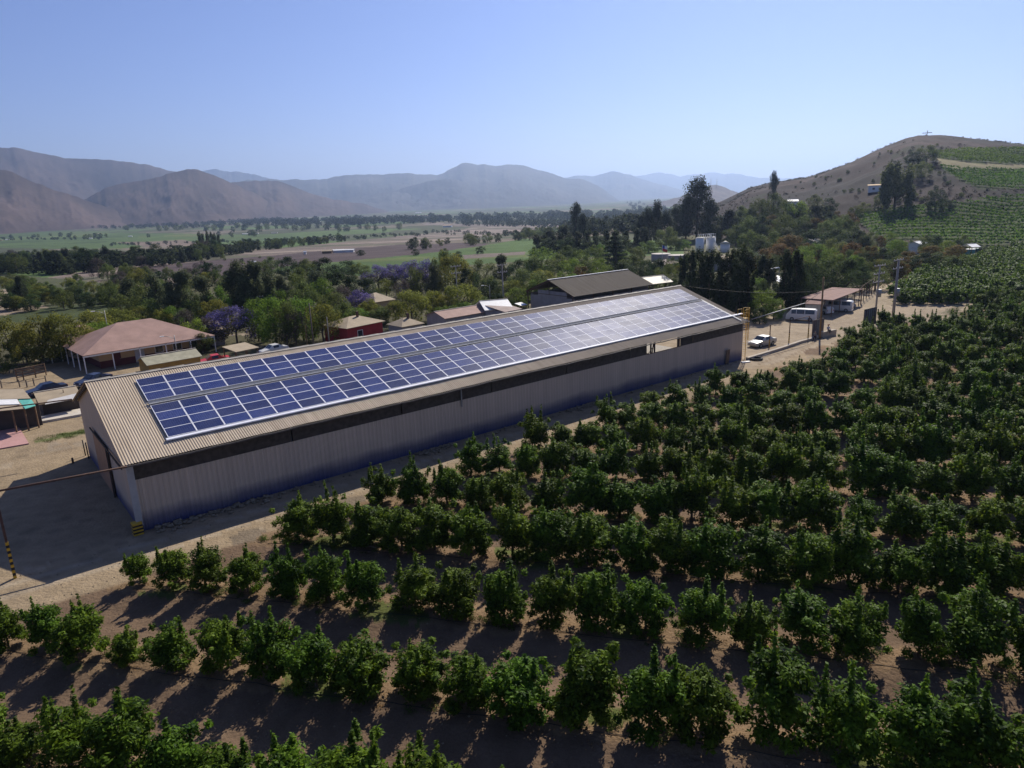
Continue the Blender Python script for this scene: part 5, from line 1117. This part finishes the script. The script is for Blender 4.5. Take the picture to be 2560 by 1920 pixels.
# ------------------------------------------------------------------ poles
def power_pole(label, base, top_px, m_, arms=1, r=.13, lamp=False, trans=False, z=None, name='power_pole', cat='pole', h=None, rz=.6, armw=2.2, group='poles'):
    p = G(*base) if z is None else at(*base, z); h = h or (zfit(p.x, p.y, top_px) - p.z)
    o = empty(name, p, rz, label, cat, group); MB().tube([(0, 0, 0), (0, 0, h)], [r, r * .65], 8).build('shaft', m_, o)
    for i in range(arms):
        z_ = h - .15 - i * 1.3; MB().box(-armw / 2, armw / 2, -.06, .06, z_ - .07, z_ + .07).build('crossarm', m_, o); mb = MB()
        for xx in (-armw * .45, -armw * .15, armw * .2, armw * .45): mb2 = MB(); mb2.tube([(xx, 0, z_ + .07), (xx, 0, z_ + .26)], [.05, .035], 6).build('insulator', M_WHITE, o)
    if lamp: mb = MB(); mb.tube([(0, 0, h - .5), (-.8, 0, h - .1), (-1.4, 0, h)], .035, 6).build('lamp_arm', M_STEEL, o); MB().box(-1.9, -1.35, -.12, .12, h - .04, h + .08).build('lamp_head', M_WHITE, o)
    if trans: MB().tube([(.45, 0, h * .42), (.45, 0, h * .42 + 1.2)], .38, 12).build('transformer', M_STEEL, o)
    return o
PP = mat('concrete_pole', (.30, .27, .24), .85, .12, 2)
power_pole('tall concrete pole with three crossarms, left of the transformer pole', (2187, 800), 662, PP, 3, .16, armw=3.4, trans=True)
power_pole('thick concrete pole carrying a grey transformer at the orchard edge', (2231, 806), 648, PP, 2, .24, trans=True, armw=3.0)
power_pole('thin dark pole near the green water tank', (2401, 658), 598, M_POLE, 0, .12)
power_pole('crossarm pole beyond the round olive trees, the left one of two', (1146, 790), 664, PP, 2, .12)
power_pole('crossarm pole left of the brown barn, the taller of two', (1260, 790), 661, PP, 2, .16)
power_pole('short lamp pole between the crossarm pole and the pink shed', (1226, 770), 712, PP, 0, .1, lamp=True)
power_pole('dark wooden pole in front of the fresh green trees', (786, 880), 758, M_POLE, 0, .13)
power_pole('pale slim pole right of the dark wooden pole', (825, 872), 792, PP, 0, .09)
power_pole('small pole behind the purple jacaranda', (660, 800), 740, PP, 1, .09, armw=1.6)
power_pole('lamp post over the roof of the verandah house', (278, 870), 776, M_STEEL, 0, .08, lamp=True, name='street_lamp', cat='lamp')
power_pole('lamp with long arm in front of the pink roof', (446, 905), 838, M_STEEL, 0, .09, lamp=True, name='street_lamp', cat='lamp')
power_pole('white flag staff at the corner of the corral', (132, 908), 866, M_WHITE, 0, .09, name='staff')
power_pole('ochre pole under the mid green trees behind the ridge', (769, 868), 812, mat('ochre_pole', (.24, .15, .07)), 0, .1)
power_pole('dark mast beside the low shed behind the left gable', (167, 1022), 974, M_RUST, 0, .06)
def wire(label, a, b_, sag_=.8):
    pts = [Vector(a).lerp(Vector(b_), i / 10) - Vector(a) - Vector((0, 0, sag_ * 4 * (i / 10) * (1 - i / 10))) for i in range(11)]; props(MB().tube(pts, .02, 4).build('power_line', M_BLK, None, a), label, 'wire', 'overhead wires')
w1 = G(2187, 800); w2 = G(2231, 806); w3 = G(2401, 658); h1 = zfit(w1.x, w1.y, 664); h2 = zfit(w2.x, w2.y, 650); h3 = zfit(w3.x, w3.y, 600)
wire('wire from the transformer pole up to the thin dark pole', (w2.x, w2.y, h2), (w3.x, w3.y, h3), 1.5); wire('wire joining the two tall concrete poles', (w1.x, w1.y, h1), (w2.x, w2.y, h2), .3)
wire('wire from the left concrete pole down to the warehouse end', (w1.x, w1.y, h1 - 2.6), Bp(70, 0, HR), 1.4)
c1 = G(1146, 790); c2 = G(1260, 790); wire('wire between the two crossarm poles left of the barn', (c1.x, c1.y, zfit(c1.x, c1.y, 666)), (c2.x, c2.y, zfit(c2.x, c2.y, 663)), .8)
# cross and masts on the hills
cr = G(2316, 352); az_c = math.atan2(cr.x, cr.y); 
hz_ = H_Z[13]; dC = crest_D(np.array([math.degrees(az_c)]))[0]; cx_, cy_ = math.sin(az_c) * dC, math.cos(az_c) * dC; cz_ = float(gz(cx_, cy_)); hcr = zfit(cx_, cy_, 326) - cz_
co = empty('hill_cross', (cx_, cy_, cz_ - .3), -az_c, 'slim cross standing on the very top of the hill', 'cross'); MB().box(-.22, .22, -.22, .22, 0, hcr + .3).build('shaft', M_POLE, co); MB().box(-3.2, 3.2, -.2, .2, hcr * .66, hcr * .66 + .45).build('arm', M_POLE, co)
for x_, yt, lb in ((1777, 448, 'left of the two thin masts on the distant cone hill'), (1792, 450, 'right of the two thin masts on the distant cone hill')):
    r_ = ray(x_, 464); k_ = 3000 / math.hypot(r_[0], r_[1]); q = Vector((r_[0] * k_, r_[1] * k_, CAM_H + r_[2] * k_ - 6)); MB().tube([(0, 0, 0), (0, 0, (464 - yt) * 3000 / FPX + 6)], [1.3, .5], 6).build('mast', M_STEEL, None, q); props(col.objects[-1], lb, 'mast', 'masts on the cone hill')
# ------------------------------------------------------------------ far farm buildings in the valley
k_ = 1.0
for (x_, y_, w_, d_, wm_, rm_, lb) in [(845, 632, 11, 8, M_WHITE, M_WHITE, 'white roofed farm shed alone on the dark ploughed field'), (872, 631, 9, 6, M_WHITE, M_WHITE, 'narrow white roof right beside the farm shed on the ploughed field'), (817, 634, 9, 6, M_WOOD, M_BEIGE, 'brown little barn on the dark ploughed field'),
                              (762, 636, 3, 3, M_WHITE, M_WHITE, 'tiny white hut on the left part of the ploughed field'), (633, 663, 4, 3, M_WHITE, M_WHITE, 'tiny white shed at the lower edge of the ploughed field'), (18, 600, 12, 8, M_WHITE, M_WHITE, 'white farmhouse at the left edge of the green field'), (2, 602, 8, 6, M_OCH, M_BEIGE, 'yellow farm building at the left frame edge'),
                              (612, 586, 16, 8, M_WHITE, M_WHITE, 'left white shed of the farm row beyond the green field'), (640, 584, 14, 8, M_WHITE, M_BEIGE, 'pale middle shed of the farm row beyond the green field'), (686, 583, 18, 8, M_WHITE, M_CONC, 'long grey shed at the right of the farm row beyond the green field'),
                              (225, 597, 12, 8, M_WHITE, M_WHITE, 'small white house in the middle of the left green field'), (240, 586, 16, 8, M_CREAM, M_BEIGE, 'beige farmhouse behind the left green field'), (325, 592, 12, 8, M_WHITE, M_WHITE, 'white cottage right of the beige farmhouse'),
                              (98, 552, 40, 20, M_WHITE, M_CREAM, 'pale house at the foot of the left mountain'), (794, 557, 30, 16, M_WHITE, M_WHITE, 'white shed near the foot of the low brown ridge'), (1118, 568, 26, 14, M_WHITE, M_CREAM, 'cream roof beside the pale strip in mid valley'), (1045, 533, 60, 30, M_WHITE, M_WHITE, 'white cluster building at the foot of the central mountain')]:
    p = G(x_, y_); dv = Vector((p.x, p.y, 0)).normalized(); sd_ = Vector((dv.y, -dv.x, 0)); s_ = min(w_, 40) * .3; d_ *= .6; hh_ = 1.3 if w_ < 20 else 3.
    a_ = p - sd_ * s_ + dv * s_ * .25; b_ = p + sd_ * s_ - dv * s_ * .25
    house('farm_building', lb, 'building', a_, b_, d_, p.z + hh_, p.z + hh_ * 1.35, wm_, rm_, z0=p.z, over=.3, group='farm buildings in the valley')
# ------------------------------------------------------------------ trees: centre x, top y, base y, width in the survey photo (2212 px wide)
LIST = '''
olive 30 690 782 100|olive 95 688 790 95|olive 150 676 782 90|olive 215 668 742 80|olive 262 664 722 80|bright 225 700 760 60|olive 312 662 712 66|bright 380 664 712 60|olive 350 668 716 60|grey 405 668 722 60
mid 20 770 806 40|euc 285 612 682 60|mid 318 618 690 55|euc 345 602 690 66|euc 402 596 696 74|euc 452 606 704 64|mid 425 640 712 50|euc 520 578 688 86|euc 562 574 686 74|bright 480 622 700 60|euc 615 602 684 66|mid 640 590 660 50
jac 512 655 742 112|jac 470 668 738 60|bright 560 645 738 62|bright 596 640 742 78|mid 622 652 746 60|bright 655 640 736 84|olive 700 642 742 96|mid 745 652 728 80|grey 640 664 744 70|bright 752 672 726 56|bright 605 625 690 60|euc 690 588 664 74|mid 655 580 650 60
dark 722 586 668 92|dark 762 596 664 64|dark 800 600 660 56|mid 668 560 606 56|dark 622 556 600 54|dark 700 558 604 60|dark 742 562 600 60|mid 780 566 604 50|dark 655 566 600 44
jac 818 568 626 82|jac 850 566 622 70|jac 890 556 640 86|jac 925 554 644 80|jac 780 620 682 72|grey 870 600 660 60|dark 812 628 668 50
mid 965 542 640 70|olive 985 532 650 90|euc 940 572 652 50|dark 1012 578 650 60|olive 835 598 645 62|olive 890 614 700 96|olive 935 616 690 66|olive 1000 600 684 108|olive 960 626 692 60|bright 1000 650 694 84|bright 960 660 700 60|mid 1050 640 694 60|dark 1075 632 690 56
mid 1045 560 624 66|euc 1085 552 618 60|dark 1120 560 622 56|mid 1140 578 644 96|olive 1110 596 652 72|bright 1120 618 664 60|bright 1160 600 648 60|olive 1175 574 636 80|mid 1065 592 650 60
bright 1170 534 594 84|mid 1205 548 600 60|bright 1238 556 616 66|mid 1262 560 612 50|rust 1255 574 628 62|bright 1292 556 606 56|dark 1345 566 622 66|bright 1310 572 618 50|mid 1218 596 640 60|mid 1296 594 640 56|dark 1385 580 636 56|mid 1365 552 600 60
con 1330 496 592 80|mid 1285 530 584 50|bright 1250 540 580 50|mid 1370 535 580 56|bright 1400 520 546 50|mid 1458 512 540 36|bright 1478 518 540 36|dark 1400 560 606 40
deuc 1244 444 520 44|deuc 1262 466 522 36|deuc 1215 488 534 46|deuc 1187 500 540 46|cas 1160 508 548 26|cas 1176 506 548 26|cas 1195 508 548 26|cas 1213 504 548 28|cas 1232 506 548 26|cas 1250 500 548 28|cas 1270 498 546 28|cas 1290 500 546 26|cas 1310 498 544 28|cas 1330 500 544 28|cas 1350 500 542 26|cas 1372 496 542 28|cas 1390 492 540 28|dark 1180 514 550 60|dark 1230 512 550 60|dark 1285 508 548 60|dark 1340 506 546 60
deuc 1418 438 524 40|deuc 1402 452 524 40|deuc 1440 458 526 44|deuc 1386 470 524 40|deuc 1505 398 516 88|deuc 1482 430 516 56|deuc 1532 440 516 58|deuc 1460 452 516 50|mid 1440 492 536 50|dark 1545 470 518 60|deuc 1572 460 520 56
cas 1472 552 652 40|cas 1490 544 664 44|cas 1510 540 668 44|cas 1532 542 672 46|cas 1552 548 676 44|cas 1574 544 676 48|cas 1596 540 682 50|cas 1616 548 684 46|cas 1590 560 690 46|dark 1480 590 650 56|dark 1520 600 664 60|dark 1560 606 672 60|dark 1600 606 680 60|dark 1500 610 658 60
bright 1650 626 690 74|bright 1632 600 650 50|mid 1628 584 640 50|dark 1650 604 660 40|bright 1672 646 690 46|dark 1640 664 700 40
dark 1714 560 668 60|cas 1690 548 668 46|cas 1716 550 670 46|dark 1735 572 660 70|mid 1745 560 650 56|dark 1775 566 646 72|mid 1800 560 634 60|dark 1825 566 640 60|dark 1860 580 630 50|cas 1660 560 640 40|cas 1640 556 640 40|mid 1890 584 626 56
rust 1710 512 566 76|mid 1660 504 560 66|mid 1620 500 560 60|mid 1590 490 530 60|dark 1640 520 570 60|rust 1680 530 576 60|bright 1760 530 580 56|mid 1800 520 570 56|bright 1790 540 590 50|rust 1840 530 580 56|rust 1880 536 582 50|bright 1730 540 590 50|mid 1850 560 604 50|mid 1925 560 604 50|rust 1960 548 590 50|dark 1990 552 596 50|mid 2030 552 596 60|rust 1940 570 606 40|rust 2010 536 570 50|rust 2060 536 572 44|mid 2075 556 596 48|dark 1905 540 584 50
mid 1600 448 492 46|mid 1640 434 484 50|deuc 1672 378 440 26|mid 1670 424 486 56|mid 1700 438 492 54|bright 1725 440 492 60|mid 1690 470 530 60|dark 1640 470 524 60|mid 1740 470 520 56|euc 1760 450 506 56|mid 1790 478 526 50|dark 1770 496 540 60|mid 1820 470 516 44|dark 1800 500 550 64|mid 1840 494 540 60|dark 1740 506 556 60|euc 1700 500 560 60|dark 1590 470 518 50|mid 1560 480 516 50|mid 1610 470 530 60|dark 1830 520 560 60|mid 1755 424 456 34|dark 1790 430 462 36|mid 1620 540 580 50|mid 1602 536 580 50
will 1932 372 452 66|dark 2018 416 456 40|mid 1900 420 450 26|dark 1972 332 356 34|mid 2000 322 352 44|mid 1990 356 386 36|dark 2050 436 452 26|mid 1848 448 472 30|mid 1865 440 462 26
dark 452 570 602 50|cas 450 568 600 16|deuc 50 610 664 30|dark 32 636 670 40|dark 68 640 672 40|mid 140 630 668 40|mid 100 628 650 36|mid 170 618 646 40|dark 190 634 662 40|mid 235 622 654 40|mid 60 600 626 30|grey 215 560 600 40
cas 436 506 546 12|cas 444 508 546 12|cas 452 504 546 12|cas 460 506 546 12|cas 468 508 546 12|cas 476 510 546 12|dark 455 520 548 40
mid 590 556 590 40|mid 575 566 600 40|dark 780 540 552 22|dark 988 542 560 24|mid 960 536 556 22|dark 900 538 552 20|dark 1040 532 548 24
'''
LIST += '''
bright 432 690 752 60|grey 455 684 748 60|mid 440 720 764 50|mid 405 700 742 50|olive 470 640 712 70|mid 500 600 670 60|euc 540 604 690 60|euc 590 596 690 60|mid 330 650 706 60|euc 380 620 700 60|bright 300 690 722 50|mid 270 640 690 50|olive 180 700 770 80|dark 60 720 784 60|dark 120 716 780 60|mid 240 612 660 50
mid 720 630 700 80|bright 770 662 706 60|mid 820 660 700 60|grey 745 610 680 60|olive 860 640 696 70|bright 1025 670 700 60|mid 1100 660 700 60|dark 1055 600 660 60|mid 900 575 650 50|olive 800 640 690 60|mid 660 610 690 70|mid 560 600 680 60|bright 700 600 680 60
mid 1190 600 650 60|bright 1240 590 640 60|mid 1320 590 632 60|dark 1420 560 620 60|mid 1440 570 640 60|dark 1400 600 640 50|mid 1270 600 640 60|bright 1345 540 590 50|mid 1225 530 580 60|mid 1150 550 600 50
'''
used = {}
for ln in LIST.strip().split('\n'):
    for it in ln.split('|'):
        a = it.split()
        if len(a) == 5: T(a[0], float(a[1]) + rnd.uniform(-2, 2), float(a[2]), float(a[3]), float(a[4]))
# scattered trees: polygon (2560 px), kinds, number, height in m
def scatter(poly, kinds, n, h0, h1, seed, group, wk=1.):
    rr = random.Random(seed); xs = [p[0] for p in poly]; ys = [p[1] for p in poly]; c = 0; g = 0
    while c < n and g < 4000:
        g += 1; x = rr.uniform(min(xs), max(xs)); y = rr.uniform(min(ys), max(ys))
        if not bool(in_poly(x, y, poly)): continue
        k = rr.choice(kinds); p = G(x, y); h = rr.uniform(h0, h1); ww = h * wk * rr.uniform(.8, 1.15) * (.5 if k == 'cas' else .95); plant(k, p, h, ww, None, group); c += 1
scatter([(-40, 640), (0, 650), (120, 656), (300, 652), (480, 640), (560, 636), (560, 648), (420, 664), (200, 684), (-40, 690)], ['mid', 'dark', 'mid', 'deuc', 'dark', 'grey'], 58, 6, 10.5, 1, 'trees along the river on the left')
scatter([(560, 632), (700, 612), (860, 600), (860, 606), (700, 622), (560, 642)], ['mid', 'dark', 'mid'], 26, 6, 9, 2, 'trees along the river on the left', 1.)
scatter([(0, 584), (250, 588), (460, 592), (640, 584), (640, 592), (250, 600), (0, 596)], ['mid', 'dark', 'mid'], 22, 7, 11, 3, 'trees in the green fields', 1.1)
scatter([(300, 566), (760, 570), (1000, 572), (1000, 580), (760, 582), (300, 578)], ['dark', 'mid'], 44, 9, 15, 4, 'far tree line', 1.2)
scatter([(1260, 588), (1420, 570), (1440, 596), (1300, 606)], ['dark', 'mid'], 26, 5, 8, 5, 'bushes by the dry river bed', 1.2)
scatter([(980, 618), (1160, 606), (1300, 600), (1200, 612), (1000, 628)], ['dark', 'mid'], 12, 4, 7, 6, 'bushes by the dry river bed', 1.2)
scatter([(1880, 610), (2440, 622), (2400, 650), (2290, 690), (2200, 705), (2060, 700), (1900, 680)], ['rust', 'mid', 'bright', 'dark', 'mid', 'rust', 'olive'], 84, 3.6, 6.2, 7, 'garden trees on the right slope', 1.0)
scatter([(2230, 706), (2290, 686), (2400, 656), (2480, 640), (2420, 640), (2260, 680)], ['mid', 'dark'], 12, 2.2, 3.6, 17, 'bushes along the uphill track', 1.1)
scatter([(1840, 545), (2110, 545), (2140, 600), (1900, 612), (1850, 600)], ['mid', 'dark', 'mid', 'euc', 'rust'], 40, 5, 8.5, 8, 'woods at the foot of the hill', 1.0)
scatter([(1470, 620), (1600, 606), (1620, 660), (1800, 668), (1780, 700), (1660, 690), (1500, 670)], ['mid', 'bright', 'dark', 'olive'], 24, 2.5, 4.5, 18, 'trees of the village', 1.0)
scatter([(1960, 460), (2120, 420), (2240, 366), (2500, 362), (2520, 368), (2330, 378), (2400, 470), (2440, 500), (2250, 510), (2050, 500)], ['dark', 'mid', 'grey'], 110, .8, 2.4, 9, 'bushes on the dry hillside', 1.3)
scatter([(0, 700), (260, 715), (500, 745), (330, 760), (0, 780)], ['mid', 'dark', 'mid', 'olive'], 80, 1.5, 4.5, 10, 'bushes in the left vineyards', 1.2)
scatter([(150, 700), (520, 650), (760, 640), (640, 690), (420, 716)], ['mid', 'grey', 'dark'], 60, .8, 2.4, 21, 'bushes by the dry river bed', 1.4)
scatter([(240, 690), (520, 700), (640, 700), (560, 730), (300, 740)], ['mid', 'dark', 'olive', 'grey'], 34, 3, 6, 22, 'bushes in the left vineyards', 1.1)
# far woods nobody could count: one object
rs = np.random.RandomState(12); V = []; T_ = []
def woods(poly, n, h0, h1):
    xs = [p[0] for p in poly]; ys = [p[1] for p in poly]; c = 0
    while c < n:
        x = rs.uniform(min(xs), max(xs)); y = rs.uniform(min(ys), max(ys))
        if not bool(in_poly(x, y, poly)): continue
        c += 1; p = G(x, y); h = rs.uniform(h0, h1); kv, kt, _ = KINDS[['dark', 'mid', 'mid'][rs.randint(3)]]['raw'][rs.randint(2)]
        L4 = kv.reshape(-1, 4, 3); sel = rs.choice(len(L4), 260, replace=False); q = L4[sel]; ce = q.mean(1, keepdims=True); q = ce + (q - ce) * 4.2; ww = h * rs.uniform(.9, 1.6)
        V.append((q * [ww, ww, h] + np.array(p)).reshape(-1, 3)); T_.append(kt.reshape(-1, 4)[sel].ravel())
woods([(560, 556), (1000, 546), (1640, 534), (1640, 548), (1000, 560), (760, 566), (560, 564)], 420, 9, 17)
woods([(1100, 560), (1640, 545), (1640, 580), (1440, 590), (1400, 572), (1180, 566)], 260, 6, 12)
woods([(0, 554), (560, 556), (560, 571), (0, 573)], 420, 7, 13)
woods([(260, 542), (900, 554), (900, 564), (260, 556)], 260, 8, 15)
woods([(-30, 640), (120, 652), (300, 650), (470, 640), (560, 632), (700, 612), (860, 598), (860, 604), (700, 622), (560, 645), (420, 664), (200, 686), (-30, 690)], 230, 4, 8)
woods([(0, 596), (250, 596), (250, 600), (0, 601)], 30, 3, 6)
woods([(250, 612), (560, 604), (760, 598), (760, 601), (560, 608), (250, 617)], 60, 2, 5)
woods([(860, 596), (1100, 578), (1300, 584), (1300, 592), (1100, 588), (860, 602)], 90, 2, 5)
woods([(1560, 500), (1660, 520), (1700, 545), (1600, 545)], 60, 8, 14)
props(link('far_wood', leaf_mesh('far_wood', np.vstack(V), np.concatenate(T_), foliage('far_leaf', (.022, .036, .018), (.05, .07, .03), .1))), 'hazy tree lines and hedges scattered across the far valley floor', 'woodland', kind='stuff')
SCR = foliage('scrub_leaf', (.035, .033, .022), (.06, .055, .036), .1)
C = []; Rd = []; k = 0
xs_ = rs.uniform(60, 700, 9000); az_ = rs.uniform(13, 40, 9000); dd_ = rs.uniform(290, 700, 9000); X = dd_ * np.sin(np.radians(az_)); Y = dd_ * np.cos(np.radians(az_)); Z = gz(X, Y); PX, PY = projn(X, Y, Z)
bad = in_poly(PX, PY, V_LOW) | in_poly(PX, PY, V_MID) | in_poly(PX, PY, V_TOP) | in_poly(PX, PY, VPATH) | (Z < 3) | (noise(X * .02, Y * .02, 71, 4) < rs.uniform(-.2, 1.3, 9000))
for x_, y_, z_ in zip(X[~bad], Y[~bad], Z[~bad]): s = rs.uniform(.35, 1.1); C.append((x_, y_, z_ + s * .4)); Rd.append((s, s, s * .7))
V, T_ = leaves(np.array(C), np.array(Rd), 14 * len(C), .3, rs, 1.5)
props(link('scrub', leaf_mesh('scrub', V, T_, SCR)), 'low grey brown scrub dotted over the dry hill', 'scrub', kind='stuff')
# palm at the track
pp_ = at(2380, 806); po = empty('palm', pp_, 0, 'young palm with arching feathery fronds beside the dirt track', 'palm'); mb = MB(); mb.tube([(0, 0, 0), (0, 0, 1.2)], [.3, .25], 8).build('trunk', BARK, po)
V = []; T_ = []
for f in range(26):
    th = f * 2.4; el = rs.uniform(.25, 1.25); L = rs.uniform(2.2, 3.0); pts = []
    for i in range(12):
        q = i / 11; r_ = L * q * math.cos(el); z_ = 1.2 + L * q * math.sin(el) - 1.3 * q * q; pts.append(np.array([r_ * math.cos(th), r_ * math.sin(th), z_]))
    sdv = np.array([-math.sin(th), math.cos(th), 0])
    for i in range(1, 11):
        d = pts[i + 1] - pts[i]; ll = .55 * math.sin(math.pi * (i / 12)) + .15
        for s in (-1, 1):
            tip = pts[i] + sdv * s * ll + d * 1.2 - np.array([0, 0, .12]); V += [pts[i], pts[i] + d * .35, tip, tip - d * .1]; T_ += [rs.uniform(.3, 1)] * 4
link('crown', leaf_mesh('crown', np.array(V), np.array(T_), foliage('palm_leaf', (.06, .09, .03), (.12, .15, .05))), po)
# labels that single each tree out: nearest landmark and rank
LM = {'the verandah house': (350, 850), 'the corral fence': (80, 930), 'the purple jacaranda behind the verandah house': (600, 790), 'the red walled house': (920, 800), 'the crossarm poles': (1200, 700), 'the brown barn': (1460, 700), 'the timber shelter': (1640, 700),
      'the round concrete tanks': (1670, 640), 'the white silos': (1765, 610), 'the white canopy': (1945, 695), 'the carport': (2100, 735), 'the tall concrete poles': (2210, 690), 'the white tank shelter': (2440, 620), 'the small white hut': (2310, 606), 'the hillside house': (2195, 460), 'the hilltop cross': (2316, 350),
      'the poplar clump in the fields': (530, 615), 'the ploughed field shed': (850, 630), 'the farm row beyond the field': (650, 584), 'the left frame edge': (0, 650), 'the dry river bed': (1300, 575), 'the left green field': (200, 600), 'the yellow shed': (440, 890), 'the pink long shed': (1190, 780), 'the tall eucalyptus on the ridge': (1935, 450), 'the beige field patch': (60, 745), 'the middle valley': (1050, 570)}
near_ = {}
for o, kind, words, grp in TREES:
    c = o.location; x, y = projn(c.x, c.y, c.z + o.scale[2] * .5); b_ = min(LM, key=lambda q: math.hypot(LM[q][0] - x, (LM[q][1] - y) * 1.6)); near_.setdefault((kind, b_), []).append((math.hypot(LM[b_][0] - x, LM[b_][1] - y), o, words, grp, x, y))
for (kind, b_), L in near_.items():
    L.sort(key=lambda q: q[0])
    for i, (d, o, words, grp, x, y) in enumerate(L):
        rk = 'nearest to ' if i == 0 else ordn(i + 1) + ' nearest to '
        o['label'] = words + ', ' + (rk if len(L) > 1 else 'only one near ') + b_; o['category'] = KINDS[kind]['cat']; o['group'] = grp or 'trees of the village'
print('trees', len(TREES))
# ------------------------------------------------------------------ haze
HZ = bpy.data.materials.new('haze_air'); HZ.use_nodes = True; t = HZ.node_tree
for n_ in list(t.nodes):
    if n_.type != 'OUTPUT_MATERIAL': t.nodes.remove(n_)
pv = t.nodes.new('ShaderNodeVolumePrincipled'); pv.inputs['Color'].default_value = (.50, .67, 1.0, 1); pv.inputs['Density'].default_value = .000105; pv.inputs['Anisotropy'].default_value = .55
t.links.new(pv.outputs[0], [n_ for n_ in t.nodes if n_.type == 'OUTPUT_MATERIAL'][0].inputs['Volume'])
props(MB().box(-17500, 17500, -17500, 17500, -45, 640).build('haze', HZ), kind='stuff')
